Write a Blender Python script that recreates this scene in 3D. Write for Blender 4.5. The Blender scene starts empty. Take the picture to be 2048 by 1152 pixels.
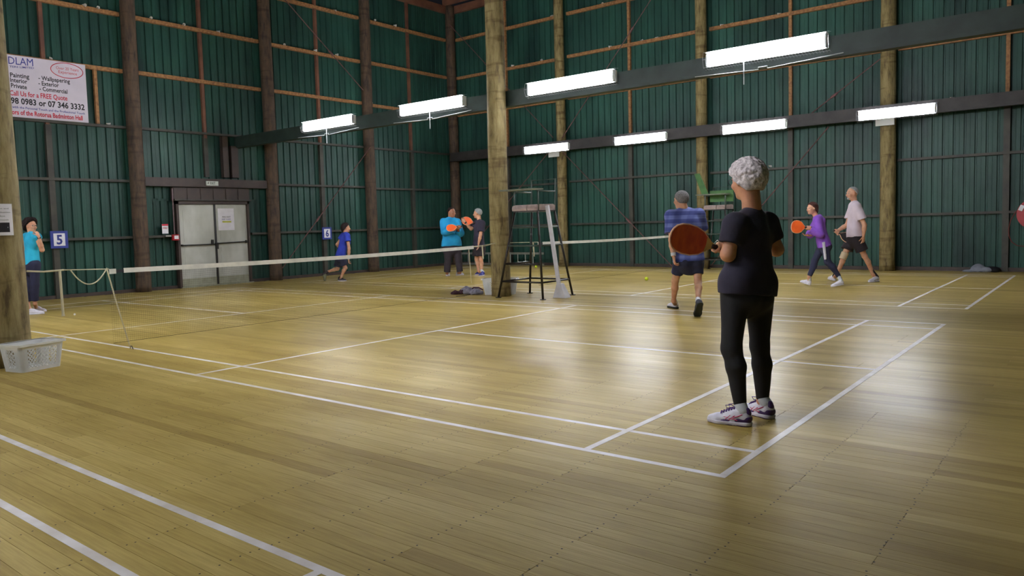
import bpy, bmesh, math, random
import numpy as np
from mathutils import Vector, Matrix

random.seed(7)
rng = np.random.RandomState(11)
SC = bpy.context.scene
COL = SC.collection
PI = math.pi

# ------------------------------------------------------------------ camera
CAM = np.array([8.0881, -3.38, 1.2114])
YAW, PITCH, ROLL, FPX = -0.6849, -0.0669, -0.0286, 1525.77
CX, CY = 1024 - 40.697, 576 - 23.494
_f = np.array([math.sin(YAW) * math.cos(PITCH), math.cos(YAW) * math.cos(PITCH), math.sin(PITCH)])
_r = np.array([math.cos(YAW), -math.sin(YAW), 0.0])
_u = np.cross(_r, _f)
RT = _r * math.cos(ROLL) + _u * math.sin(ROLL)
UP = -_r * math.sin(ROLL) + _u * math.cos(ROLL)
FW = _f
cam_data = bpy.data.cameras.new('camera')
cam = bpy.data.objects.new('camera', cam_data)
COL.objects.link(cam)
m = Matrix.Identity(4)
for i in range(3):
    m[i][0] = RT[i]; m[i][1] = UP[i]; m[i][2] = -FW[i]; m[i][3] = CAM[i]
cam.matrix_world = m
cam_data.sensor_width = 36.0
cam_data.lens = FPX / 2048 * 36.0
cam_data.shift_x = 40.697 / 2048
cam_data.shift_y = -23.494 / 2048
cam_data.clip_start = 0.05
cam_data.clip_end = 200
SC.camera = cam

# ------------------------------------------------------------------ world, exposure
w = bpy.data.worlds.new('world'); SC.world = w
w.use_nodes = True
w.node_tree.nodes['Background'].inputs[0].default_value = (0.02, 0.02, 0.025, 1)
w.node_tree.nodes['Background'].inputs[1].default_value = 0.3
SC.view_settings.view_transform = 'Standard'
SC.view_settings.look = 'None'
SC.view_settings.exposure = 0.0
SC.view_settings.gamma = 1.0
SC.view_settings.use_curve_mapping = False
LAMP_POWER = 163.0          # emission of the fluorescent tubes
LAMP_COL = (0.93, 0.95, 1.0, 1)

# ------------------------------------------------------------------ pixel helpers (photo frame 2048 x 1152)
def V(*a): return np.array(a, float)
def ray(x, y): return FW + RT * (x - CX) / FPX + UP * (CY - y) / FPX
def ground(x, y, z=0.0):
    d = ray(x, y); return CAM + d * (z - CAM[2]) / d[2]
def plane(x, y, ax, val):
    d = ray(x, y); return CAM + d * (val - CAM[ax]) / d[ax]
def deep(x, y, z): return CAM + ray(x, y) * z
def depth_of(p): return float((np.array(p) - CAM) @ FW)
def nrm(v):
    v = np.array(v, float); return v / (np.linalg.norm(v) + 1e-12)

# ------------------------------------------------------------------ materials
def lin(c):
    return tuple(((v / 255) / 12.92 if v / 255 <= 0.04045 else ((v / 255 + 0.055) / 1.055) ** 2.4) for v in c) + (1,)
def mat(name, rgb, rough=0.6, metal=0.0, noise=None, bump=0.0, bscale=60.0, spec=0.5, rgb2=None, nscale=8.0, stretch=None, sss=0.0, coat=0.0):
    """procedural principled material; rgb are sRGB 0-255"""
    M = bpy.data.materials.new(name); M.use_nodes = True
    nt = M.node_tree; b = nt.nodes['Principled BSDF']
    b.inputs['Roughness'].default_value = rough
    b.inputs['Metallic'].default_value = metal
    b.inputs['Specular IOR Level'].default_value = spec
    b.inputs['Coat Weight'].default_value = coat
    if sss:
        b.inputs['Subsurface Weight'].default_value = sss
        b.inputs['Subsurface Radius'].default_value = (0.6, 0.25, 0.15)
        b.inputs['Subsurface Scale'].default_value = 0.012
    tc = nt.nodes.new('ShaderNodeTexCoord')
    mp = nt.nodes.new('ShaderNodeMapping'); nt.links.new(tc.outputs['Object'], mp.inputs[0])
    if stretch: mp.inputs['Scale'].default_value = stretch
    n = nt.nodes.new('ShaderNodeTexNoise'); n.inputs['Scale'].default_value = nscale; n.inputs['Detail'].default_value = 5
    nt.links.new(mp.outputs[0], n.inputs['Vector'])
    r = nt.nodes.new('ShaderNodeValToRGB'); nt.links.new(n.outputs['Fac'], r.inputs[0])
    c1 = lin(rgb); c2 = lin(rgb2) if rgb2 else tuple(v * 0.82 for v in c1[:3]) + (1,)
    r.color_ramp.elements[0].position = 0.35; r.color_ramp.elements[0].color = c2
    r.color_ramp.elements[1].position = 0.65; r.color_ramp.elements[1].color = c1
    nt.links.new(r.outputs[0], b.inputs['Base Color'])
    if bump:
        n2 = nt.nodes.new('ShaderNodeTexNoise'); n2.inputs['Scale'].default_value = bscale; n2.inputs['Detail'].default_value = 3
        nt.links.new(mp.outputs[0], n2.inputs['Vector'])
        bp = nt.nodes.new('ShaderNodeBump'); bp.inputs['Strength'].default_value = bump; bp.inputs['Distance'].default_value = 0.01
        nt.links.new(n2.outputs['Fac'], bp.inputs['Height']); nt.links.new(bp.outputs[0], b.inputs['Normal'])
    return M
def emit(name, col, s):
    M = bpy.data.materials.new(name); M.use_nodes = True
    nt = M.node_tree; b = nt.nodes['Principled BSDF']
    b.inputs['Base Color'].default_value = (0.9, 0.9, 0.9, 1)
    b.inputs['Emission Color'].default_value = col; b.inputs['Emission Strength'].default_value = s
    return M

def floor_mat(name):
    M = bpy.data.materials.new(name); M.use_nodes = True
    nt = M.node_tree; b = nt.nodes['Principled BSDF']; L = nt.links.new
    at = nt.nodes.new('ShaderNodeAttribute'); at.attribute_name = 'tint'
    geo = nt.nodes.new('ShaderNodeNewGeometry')
    mp = nt.nodes.new('ShaderNodeMapping'); mp.inputs['Scale'].default_value = (1.2, 22, 1)
    L(geo.outputs['Position'], mp.inputs[0])
    g = nt.nodes.new('ShaderNodeTexNoise'); g.inputs['Scale'].default_value = 3.5; g.inputs['Detail'].default_value = 6
    L(mp.outputs[0], g.inputs['Vector'])
    mp2 = nt.nodes.new('ShaderNodeMapping'); mp2.inputs['Scale'].default_value = (0.55, 1.5, 1)
    L(geo.outputs['Position'], mp2.inputs[0])
    wn = nt.nodes.new('ShaderNodeTexNoise'); wn.inputs['Scale'].default_value = 1.1; wn.inputs['Detail'].default_value = 4
    L(mp2.outputs[0], wn.inputs['Vector'])
    ramp = nt.nodes.new('ShaderNodeValToRGB')
    e = ramp.color_ramp.elements
    e[0].position = 0.0; e[0].color = lin((170, 148, 84))
    e[1].position = 1.0; e[1].color = lin((206, 187, 120))
    k = ramp.color_ramp.elements.new(0.5); k.color = lin((188, 168, 98))
    L(at.outputs['Fac'], ramp.inputs[0])
    mx = nt.nodes.new('ShaderNodeMixRGB'); mx.blend_type = 'MULTIPLY'; mx.inputs[0].default_value = 1
    gr = nt.nodes.new('ShaderNodeValToRGB'); L(g.outputs['Fac'], gr.inputs[0])
    gr.color_ramp.elements[0].position = 0.3; gr.color_ramp.elements[0].color = (0.83, 0.79, 0.72, 1)
    gr.color_ramp.elements[1].position = 0.7; gr.color_ramp.elements[1].color = (1.06, 1.05, 1.02, 1)
    L(ramp.outputs[0], mx.inputs[1]); L(gr.outputs[0], mx.inputs[2])
    mx2 = nt.nodes.new('ShaderNodeMixRGB'); mx2.blend_type = 'MULTIPLY'; mx2.inputs[0].default_value = 1
    wr = nt.nodes.new('ShaderNodeValToRGB'); L(wn.outputs['Fac'], wr.inputs[0])
    wr.color_ramp.elements[0].position = 0.36; wr.color_ramp.elements[0].color = (0.80, 0.76, 0.66, 1)
    wr.color_ramp.elements[1].position = 0.62; wr.color_ramp.elements[1].color = (1.04, 1.03, 1.03, 1)
    L(mx.outputs[0], mx2.inputs[1]); L(wr.outputs[0], mx2.inputs[2])
    L(mx2.outputs[0], b.inputs['Base Color'])
    rr = nt.nodes.new('ShaderNodeMapRange'); L(wn.outputs['Fac'], rr.inputs[0])
    rr.inputs[1].default_value = 0.3; rr.inputs[2].default_value = 0.7; rr.inputs[3].default_value = 0.05; rr.inputs[4].default_value = 0.0
    # the walkway along the near side is worn matt, the court itself keeps its varnish
    sy = nt.nodes.new('ShaderNodeSeparateXYZ'); L(geo.outputs['Position'], sy.inputs[0])
    wy = nt.nodes.new('ShaderNodeMapRange'); L(sy.outputs['Y'], wy.inputs[0]); wy.interpolation_type = 'SMOOTHSTEP'
    wy.inputs[1].default_value = -0.6; wy.inputs[2].default_value = 2.4; wy.inputs[3].default_value = 0.46; wy.inputs[4].default_value = 0.28
    ad = nt.nodes.new('ShaderNodeMath'); ad.operation = 'ADD'; L(rr.outputs[0], ad.inputs[0]); L(wy.outputs[0], ad.inputs[1])
    L(ad.outputs[0], b.inputs['Roughness'])
    b.inputs['Specular IOR Level'].default_value = 0.08
    bp = nt.nodes.new('ShaderNodeBump'); bp.inputs['Strength'].default_value = 0.025; bp.inputs['Distance'].default_value = 0.004
    L(g.outputs['Fac'], bp.inputs['Height']); L(bp.outputs[0], b.inputs['Normal'])
    return M

def steel_mat(name):
    M = bpy.data.materials.new(name); M.use_nodes = True
    nt = M.node_tree; b = nt.nodes['Principled BSDF']; L = nt.links.new
    geo = nt.nodes.new('ShaderNodeNewGeometry')
    mp = nt.nodes.new('ShaderNodeMapping'); mp.inputs['Scale'].default_value = (1, 1, 0.25)
    L(geo.outputs['Position'], mp.inputs[0])
    n = nt.nodes.new('ShaderNodeTexNoise'); n.inputs['Scale'].default_value = 2.2; n.inputs['Detail'].default_value = 6
    L(mp.outputs[0], n.inputs['Vector'])
    r = nt.nodes.new('ShaderNodeValToRGB'); L(n.outputs['Fac'], r.inputs[0])
    r.color_ramp.elements[0].position = 0.3; r.color_ramp.elements[0].color = lin((26, 53, 48))
    r.color_ramp.elements[1].position = 0.7; r.color_ramp.elements[1].color = lin((42, 82, 70))
    oi = nt.nodes.new('ShaderNodeObjectInfo')
    hs = nt.nodes.new('ShaderNodeHueSaturation')
    mr = nt.nodes.new('ShaderNodeMapRange'); L(oi.outputs['Random'], mr.inputs[0]); mr.inputs[3].default_value = 0.85; mr.inputs[4].default_value = 1.12
    L(mr.outputs[0], hs.inputs['Value']); L(r.outputs[0], hs.inputs['Color']); L(hs.outputs[0], b.inputs['Base Color'])
    b.inputs['Roughness'].default_value = 0.45
    b.inputs['Specular IOR Level'].default_value = 0.25
    return M

def bark_mat(name, a, b2, dark):
    M = bpy.data.materials.new(name); M.use_nodes = True
    nt = M.node_tree; b = nt.nodes['Principled BSDF']; L = nt.links.new
    geo = nt.nodes.new('ShaderNodeNewGeometry')
    mp = nt.nodes.new('ShaderNodeMapping'); mp.inputs['Scale'].default_value = (9, 9, 2.0)
    L(geo.outputs['Position'], mp.inputs[0])
    n = nt.nodes.new('ShaderNodeTexNoise'); n.inputs['Scale'].default_value = 1.6; n.inputs['Detail'].default_value = 8; n.inputs['Roughness'].default_value = 0.65
    L(mp.outputs[0], n.inputs['Vector'])
    r = nt.nodes.new('ShaderNodeValToRGB'); L(n.outputs['Fac'], r.inputs[0])
    e = r.color_ramp.elements
    e[0].position = 0.32; e[0].color = lin(dark)
    e[1].position = 0.68; e[1].color = lin(a)
    k = e.new(0.47); k.color = lin(b2)
    mp2 = nt.nodes.new('ShaderNodeMapping'); mp2.inputs['Scale'].default_value = (1.2, 1.2, 7)
    L(geo.outputs['Position'], mp2.inputs[0])
    n2 = nt.nodes.new('ShaderNodeTexNoise'); n2.inputs['Scale'].default_value = 1.3; n2.inputs['Detail'].default_value = 3
    L(mp2.outputs[0], n2.inputs['Vector'])
    r2 = nt.nodes.new('ShaderNodeValToRGB'); L(n2.outputs['Fac'], r2.inputs[0])
    r2.color_ramp.elements[0].position = 0.33; r2.color_ramp.elements[0].color = (0.62, 0.55, 0.48, 1)
    r2.color_ramp.elements[1].position = 0.44; r2.color_ramp.elements[1].color = (1, 1, 1, 1)
    mx = nt.nodes.new('ShaderNodeMixRGB'); mx.blend_type = 'MULTIPLY'; mx.inputs[0].default_value = 1
    L(r.outputs[0], mx.inputs[1]); L(r2.outputs[0], mx.inputs[2]); L(mx.outputs[0], b.inputs['Base Color'])
    b.inputs['Roughness'].default_value = 0.75
    bp = nt.nodes.new('ShaderNodeBump'); bp.inputs['Strength'].default_value = 0.5; bp.inputs['Distance'].default_value = 0.02
    L(n.outputs['Fac'], bp.inputs['Height']); L(bp.outputs[0], b.inputs['Normal'])
    return M

def plaid_mat(name):
    M = bpy.data.materials.new(name); M.use_nodes = True
    nt = M.node_tree; b = nt.nodes['Principled BSDF']; L = nt.links.new
    tc = nt.nodes.new('ShaderNodeTexCoord'); sp = nt.nodes.new('ShaderNodeSeparateXYZ'); L(tc.outputs['Object'], sp.inputs[0])
    def band(sock, freq, lo):
        a = nt.nodes.new('ShaderNodeMath'); a.operation = 'MULTIPLY'; a.inputs[1].default_value = freq; L(sock, a.inputs[0])
        s = nt.nodes.new('ShaderNodeMath'); s.operation = 'SINE'; L(a.outputs[0], s.inputs[0])
        r = nt.nodes.new('ShaderNodeMapRange'); L(s.outputs[0], r.inputs[0]); r.inputs[1].default_value = -0.4; r.inputs[2].default_value = 0.5
        r.inputs[3].default_value = lo; r.inputs[4].default_value = 1.0
        return r.outputs[0]
    z = band(sp.outputs['Z'], 62, 0.35); x = band(sp.outputs['X'], 50, 0.6); z2 = band(sp.outputs['Z'], 190, 0.8)
    m1 = nt.nodes.new('ShaderNodeMath'); m1.operation = 'MULTIPLY'; L(z, m1.inputs[0]); L(x, m1.inputs[1])
    m2 = nt.nodes.new('ShaderNodeMath'); m2.operation = 'MULTIPLY'; L(m1.outputs[0], m2.inputs[0]); L(z2, m2.inputs[1])
    r = nt.nodes.new('ShaderNodeValToRGB'); L(m2.outputs[0], r.inputs[0])
    r.color_ramp.elements[0].position = 0.15; r.color_ramp.elements[0].color = lin((50, 60, 124))
    r.color_ramp.elements[1].position = 0.95; r.color_ramp.elements[1].color = lin((112, 124, 186))
    L(r.outputs[0], b.inputs['Base Color']); b.inputs['Roughness'].default_value = 0.85
    return M

MT = {}
MT['floor'] = floor_mat('floor_boards')
MT['subfloor'] = mat('subfloor_dark', (38, 30, 16), 0.9)
MT['paint'] = mat('line_paint', (240, 236, 236), 0.45, rgb2=(214, 205, 198), nscale=5)
MT['nail'] = mat('nail_heads', (30, 22, 14), 0.7)
MT['steel'] = steel_mat('green_cladding')
MT['bark'] = bark_mat('debarked_log', (156, 142, 98), (130, 114, 72), (84, 70, 44))
MT['bark_wall'] = bark_mat('wall_log', (92, 72, 52), (72, 56, 42), (42, 32, 26))
MT['timber'] = mat('raw_timber', (170, 124, 76), 0.7, rgb2=(128, 88, 56), nscale=3, stretch=(6, 6, 6))
MT['timber_red'] = mat('stained_timber', (122, 80, 58), 0.7, rgb2=(92, 58, 46), nscale=3)
MT['dark'] = mat('dark_painted_timber', (64, 62, 52), 0.6, rgb2=(46, 44, 38), nscale=4)
MT['darkbrown'] = mat('brown_painted_timber', (66, 52, 46), 0.6, rgb2=(52, 42, 38), nscale=4)
MT['beam'] = mat('beam_paint', (50, 66, 60), 0.5, rgb2=(38, 50, 46), nscale=4)
MT['beam2'] = mat('beam_paint_brown', (62, 58, 56), 0.55, rgb2=(48, 44, 44), nscale=4)
MT['ceil'] = mat('ceiling_boards', (70, 44, 44), 0.8, rgb2=(50, 34, 40), nscale=2)
MT['white'] = mat('white_enamel', (214, 214, 208), 0.4, rgb2=(200, 200, 194), nscale=3)
MT['door'] = mat('door_paint', (206, 207, 200), 0.45, rgb2=(180, 182, 172), nscale=2.5, stretch=(1, 1, 0.5))
MT['door_low'] = mat('scuffed_door_paint', (170, 170, 148), 0.5, rgb2=(150, 150, 128), nscale=6)
MT['black'] = mat('black_paint', (26, 24, 24), 0.4)
MT['brown_steel'] = mat('brown_black_tube', (34, 26, 22), 0.35, rgb2=(26, 22, 20))
MT['green_steel'] = mat('grey_green_tube', (56, 70, 62), 0.4)
MT['seat'] = mat('worn_vinyl', (176, 158, 154), 0.6, rgb2=(146, 126, 122), nscale=12)
MT['desk'] = mat('grey_green_board', (112, 116, 96), 0.5, rgb2=(84, 86, 70))
MT['plastic'] = mat('white_plastic', (244, 245, 246), 0.35, rgb2=(236, 238, 238), nscale=4, sss=0.0)
MT['post'] = mat('white_post', (224, 222, 230), 0.35)
MT['cord'] = mat('cream_cord', (222, 214, 184), 0.8)
MT['tape'] = mat('net_tape', (228, 226, 218), 0.7, bump=0.1)
MT['netmesh'] = mat('net_mesh', (40, 34, 28), 0.8)
MT['blue'] = mat('blue_board', (46, 60, 150), 0.5)
MT['paper'] = mat('white_paper', (244, 243, 250), 0.6, rgb2=(236, 234, 242))
MT['sign'] = mat('sign_board', (222, 214, 228), 0.5, rgb2=(210, 202, 216), nscale=2)
MT['ink_black'] = mat('ink_black', (30, 28, 36), 0.6)
MT['ink_blue'] = mat('ink_blue', (52, 58, 150), 0.6)
MT['ink_red'] = mat('ink_red', (206, 46, 70), 0.6)
MT['ink_yellow'] = mat('ink_yellow', (206, 206, 60), 0.6)
MT['red'] = mat('red_enamel', (168, 16, 30), 0.35)
MT['hose'] = mat('red_hose', (110, 40, 36), 0.6)
MT['alu'] = mat('aluminium', (176, 178, 172), 0.35, metal=0.7)
MT['conduit'] = mat('conduit', (120, 96, 100), 0.5)
MT['rod'] = mat('brace_rod', (112, 68, 68), 0.5, rgb2=(84, 56, 54))
MT['housing'] = mat('lamp_housing', (236, 238, 240), 0.4)
MT['wire'] = mat('zinc_wire', (206, 210, 214), 0.35, metal=0.5)
MT['tube'] = emit('lit_tube', LAMP_COL, LAMP_POWER)
MT['exit'] = mat('exit_sign_face', (206, 214, 206), 0.5)
MT['feather'] = mat('shuttle_feather', (232, 230, 224), 0.8)
MT['cork'] = mat('shuttle_cork', (226, 214, 190), 0.7)
MT['ball'] = mat('ball_yellow', (206, 226, 40), 0.5)
# people
MT['skin'] = mat('skin', (206, 158, 128), 0.5, rgb2=(188, 136, 108), nscale=18, sss=0.25)
MT['skin_tan'] = mat('skin_tan', (204, 150, 118), 0.5, rgb2=(184, 130, 100), nscale=18, sss=0.25)
MT['skin_dark'] = mat('skin_brown', (160, 108, 80), 0.5, rgb2=(140, 90, 66), nscale=18, sss=0.25)
MT['lips'] = mat('lips', (176, 100, 90), 0.5)
MT['eye'] = mat('eye_white', (176, 160, 150), 0.3)
MT['iris'] = mat('iris', (48, 36, 28), 0.3)
MT['hair_white'] = mat('white_hair', (246, 236, 238), 0.7, rgb2=(190, 176, 178), nscale=60, bump=0.6, bscale=220)
MT['hair_grey'] = mat('grey_hair', (120, 118, 118), 0.7, rgb2=(84, 80, 80), nscale=60, bump=0.5, bscale=200)
MT['hair_silver'] = mat('silver_hair', (158, 160, 158), 0.7, rgb2=(122, 122, 122), nscale=60, bump=0.5, bscale=200)
MT['hair_dark'] = mat('dark_hair', (38, 26, 25), 0.7, spec=0.15, rgb2=(28, 20, 20), nscale=60, bump=0.5, bscale=200)
MT['hair_brown'] = mat('brown_hair', (78, 44, 36), 0.7, spec=0.2, rgb2=(50, 30, 26), nscale=60, bump=0.5, bscale=200)
MT['tee_black'] = mat('black_tshirt', (42, 37, 55), 0.9, bump=0.25, bscale=30, rgb2=(35, 31, 46))
MT['leggings'] = mat('black_leggings', (20, 18, 22), 0.85, bump=0.15, bscale=40)
MT['sock'] = mat('pale_sock', (200, 202, 204), 0.9, bump=0.3, bscale=300)
MT['sock_dark'] = mat('dark_sock', (40, 34, 40), 0.9)
MT['shoe_white'] = mat('shoe_white', (222, 220, 232), 0.5, rgb2=(206, 202, 216), nscale=20)
MT['shoe_purple'] = mat('shoe_purple', (66, 38, 96), 0.5)
MT['shoe_magenta'] = mat('shoe_magenta', (190, 32, 92), 0.45)
MT['lace'] = mat('lace_purple', (72, 34, 104), 0.7)
MT['sole_pale'] = mat('sole_pale', (206, 200, 212), 0.6)
MT['sole_dark'] = mat('sole_dark', (60, 30, 52), 0.6)
MT['sole_black'] = mat('sole_black', (30, 36, 34), 0.6)
MT['shoe_blue'] = mat('shoe_blue', (36, 42, 130), 0.5)
MT['shoe_grey'] = mat('shoe_grey', (50, 50, 62), 0.6)
MT['shoe_olive'] = mat('shoe_olive', (104, 104, 78), 0.6)
MT['plaid'] = plaid_mat('blue_plaid')
MT['navy'] = mat('navy_cloth', (34, 36, 62), 0.9, bump=0.2, bscale=30)
MT['black_cloth'] = mat('black_cloth', (34, 26, 32), 0.9, bump=0.2, bscale=30)
MT['purple'] = mat('purple_hoodie', (132, 82, 186), 0.9, rgb2=(114, 66, 166), nscale=7, bump=0.3, bscale=26)
MT['white_cloth'] = mat('white_polo', (208, 194, 204), 0.9, rgb2=(196, 182, 192), nscale=6, bump=0.2, bscale=26)
MT['cyan'] = mat('cyan_hoodie', (30, 150, 200), 0.9, rgb2=(20, 128, 182), nscale=6, bump=0.3, bscale=24)
MT['cyan2'] = mat('cyan_tshirt', (44, 178, 214), 0.9, rgb2=(34, 158, 196), nscale=6, bump=0.2, bscale=26)
MT['royal'] = mat('royal_tshirt', (42, 62, 170), 0.9, rgb2=(34, 50, 148), nscale=6, bump=0.2, bscale=26)
MT['charcoal'] = mat('charcoal_trousers', (42, 34, 42), 0.9, bump=0.2, bscale=24)
MT['brace'] = mat('beige_brace', (206, 184, 152), 0.8)
MT['stripe'] = mat('white_stripe', (210, 208, 222), 0.7)
MT['paddle'] = mat('paddle_face', (206, 92, 36), 0.55, rgb2=(176, 66, 30), nscale=9, stretch=(1, 3, 1))
MT['paddle_bright'] = mat('paddle_face_bright', (246, 108, 40), 0.5, rgb2=(232, 92, 34))
MT['paddle_edge'] = mat('paddle_edge', (226, 176, 140), 0.5)
MT['paddle_wood'] = mat('paddle_wood', (196, 174, 92), 0.55)
MT['grip'] = mat('dark_grip', (44, 26, 22), 0.6)
MT['wrist'] = mat('white_band', (214, 214, 220), 0.8)
MT['metal'] = mat('bright_metal', (210, 206, 196), 0.25, metal=0.9)
MT['bag_grey'] = mat('grey_cloth', (158, 154, 172), 0.9, rgb2=(120, 118, 132), nscale=14, bump=0.5, bscale=30)
MT['maroon'] = mat('maroon_cloth', (66, 32, 46), 0.9)
MT['cap'] = mat('grey_cap', (150, 154, 166), 0.9, rgb2=(128, 132, 144), nscale=10)
MT['green_board'] = mat('green_board', (74, 118, 62), 0.7, rgb2=(62, 102, 54))

# ------------------------------------------------------------------ object helpers
def tag(o, label=None, cat=None, group=None, kind=None):
    if label: o['label'] = label
    if cat: o['category'] = cat
    if group: o['group'] = group
    if kind: o['kind'] = kind
    return o
def empty(name, loc=(0, 0, 0), rz=0.0):
    o = bpy.data.objects.new(name, None); COL.objects.link(o)
    o.location = tuple(loc); o.rotation_euler = (0, 0, rz); o.empty_display_size = 0.1
    return o
class MB:
    """collects geometry, links it as one mesh object"""
    def __init__(s): s.v = []; s.f = []; s.mi = []
    def add(s, vs, fs, mi=0):
        n = len(s.v); s.v += [tuple(map(float, p)) for p in vs]
        s.f += [tuple(i + n for i in f) for f in fs]; s.mi += [mi] * len(fs)
        return s
    def box(s, lo, hi, mi=0):
        (a, b, c), (d, e, f) = lo, hi
        vs = [(a, b, c), (d, b, c), (d, e, c), (a, e, c), (a, b, f), (d, b, f), (d, e, f), (a, e, f)]
        return s.add(vs, [(0, 3, 2, 1), (4, 5, 6, 7), (0, 1, 5, 4), (1, 2, 6, 5), (2, 3, 7, 6), (3, 0, 4, 7)], mi)
    def bbox(s, c, size, mi=0, ch=0.0):
        c = np.array(c); h = np.array(size) / 2
        if not ch: return s.box(c - h, c + h, mi)
        # chamfered box: vertical prism with octagonal plan
        x, y, z = h; k = ch
        pl = [(-x + k, -y), (x - k, -y), (x, -y + k), (x, y - k), (x - k, y), (-x + k, y), (-x, y - k), (-x, -y + k)]
        vs = [(c[0] + px, c[1] + py, c[2] - z) for px, py in pl] + [(c[0] + px, c[1] + py, c[2] + z) for px, py in pl]
        fs = [tuple(range(7, -1, -1)), tuple(range(8, 16))] + [(i, (i + 1) % 8, 8 + (i + 1) % 8, 8 + i) for i in range(8)]
        return s.add(vs, fs, mi)
    def beam(s, a, b, w_, h_, upv=(0, 0, 1), mi=0):
        a = V(*a); b = V(*b); d = nrm(b - a); u = np.array(upv, float)
        if abs(d @ u) > 0.98: u = V(1, 0, 0)
        sd = nrm(np.cross(d, u)); u = np.cross(sd, d)
        vs = []
        for p in (a, b):
            for i, j in ((-1, -1), (1, -1), (1, 1), (-1, 1)): vs.append(p + sd * i * w_ / 2 + u * j * h_ / 2)
        return s.add(vs, [(0, 1, 2, 3), (7, 6, 5, 4), (0, 4, 5, 1), (1, 5, 6, 2), (2, 6, 7, 3), (3, 7, 4, 0)], mi)
    def tube(s, pts, r, n=8, mi=0, cap=True, closed=False):
        pts = [np.array(p, float) for p in pts]; m = len(pts)
        rs = r if hasattr(r, '__len__') else [r] * m
        base = len(s.v); ref = None; vs = []
        for i, p in enumerate(pts):
            if closed: t = nrm(pts[(i + 1) % m] - pts[i - 1])
            else: t = nrm(pts[min(i + 1, m - 1)] - pts[max(i - 1, 0)])
            if ref is None: ref = V(0, 0, 1) if abs(t[2]) < 0.9 else V(1, 0, 0)
            a = nrm(np.cross(t, ref)); b = np.cross(a, t); ref = b if abs(b @ t) < 0.9 else ref
            for k in range(n):
                an = 2 * PI * k / n
                vs.append(p + rs[i] * (a * math.cos(an) + b * math.sin(an)))
        fs = []
        for i in range(m if closed else m - 1):
            j = (i + 1) % m
            for k in range(n):
                fs.append((i * n + k, i * n + (k + 1) % n, j * n + (k + 1) % n, j * n + k))
        if cap and not closed:
            fs.append(tuple(range(n - 1, -1, -1))); fs.append(tuple((m - 1) * n + k for k in range(n)))
        return s.add(vs, fs, mi)
    def build(s, name, material, parent=None, smooth=False, loc=None):
        me = bpy.data.meshes.new(name)
        me.from_pydata(s.v, [], s.f); me.update()
        mats = material if isinstance(material, (list, tuple)) else [material]
        for mm in mats: me.materials.append(mm)
        if len(mats) > 1: me.polygons.foreach_set('material_index', s.mi)
        if smooth: me.polygons.foreach_set('use_smooth', [True] * len(me.polygons))
        o = bpy.data.objects.new(name, me); COL.objects.link(o)
        if loc is not None: o.location = tuple(loc)
        if parent is not None: o.parent = parent
        return o
def recenter(o, p):
    """move a mesh object's origin to p (world) keeping its geometry in place"""
    me = o.data; me.transform(Matrix.Translation(-Vector(tuple(p)))); o.location = tuple(p); return o
def copy_tree(o, parent=None):
    c = o.copy(); COL.objects.link(c)
    if parent is not None:
        c.parent = parent; c.matrix_parent_inverse = o.matrix_parent_inverse.copy()
    for ch in list(o.children): copy_tree(ch, c)
    return c
def text_mesh(s, size=1.0, bold=0.0, ext=0.001):
    cu = bpy.data.curves.new('lettering', 'FONT'); cu.body = s; cu.size = size; cu.extrude = ext; cu.offset = bold
    cu.resolution_u = 2
    o = bpy.data.objects.new('lettering', cu); COL.objects.link(o)
    dg = bpy.context.evaluated_depsgraph_get(); dg.update()
    me = bpy.data.meshes.new_from_object(o.evaluated_get(dg)); bpy.data.objects.remove(o); bpy.data.curves.remove(cu)
    return me
def letter(s, org, xa, ya, width, height, material, parent, bold=0.01, fn=None, name='lettering'):
    """text as thin geometry: org = lower-left corner, xa/ya = unit axes; scaled to width and cap height"""
    me = text_mesh(s, 1.0, bold, 0.0)
    co = np.empty(len(me.vertices) * 3, np.float32); me.vertices.foreach_get('co', co); co = co.reshape(-1, 3)
    x0, x1 = co[:, 0].min(), co[:, 0].max()
    u = (co[:, 0] - x0) / (x1 - x0) * width; v = co[:, 1] / 0.69 * height
    if fn is None:
        P = np.array(org)[None] + u[:, None] * np.array(xa)[None] + v[:, None] * np.array(ya)[None]
    else: P = fn(u, v)
    me.vertices.foreach_set('co', P.astype(np.float32).ravel()); me.update()
    me.materials.clear(); me.materials.append(material); me.name = name
    o = bpy.data.objects.new(name, me); COL.objects.link(o); o.parent = parent
    return o
def wm(o):
    m = o.matrix_basis.copy()
    if o.parent is not None: m = wm(o.parent) @ o.matrix_parent_inverse @ m
    return m
def hold(child, parent):
    """parent a part that was built in world coordinates"""
    child.parent = parent; child.matrix_parent_inverse = wm(parent).inverted(); return child

# ================================================================== THE ROOM
XL, YB, XR, YF, ZC = -8.15, 14.8, 9.3, -8.9, 8.0
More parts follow.
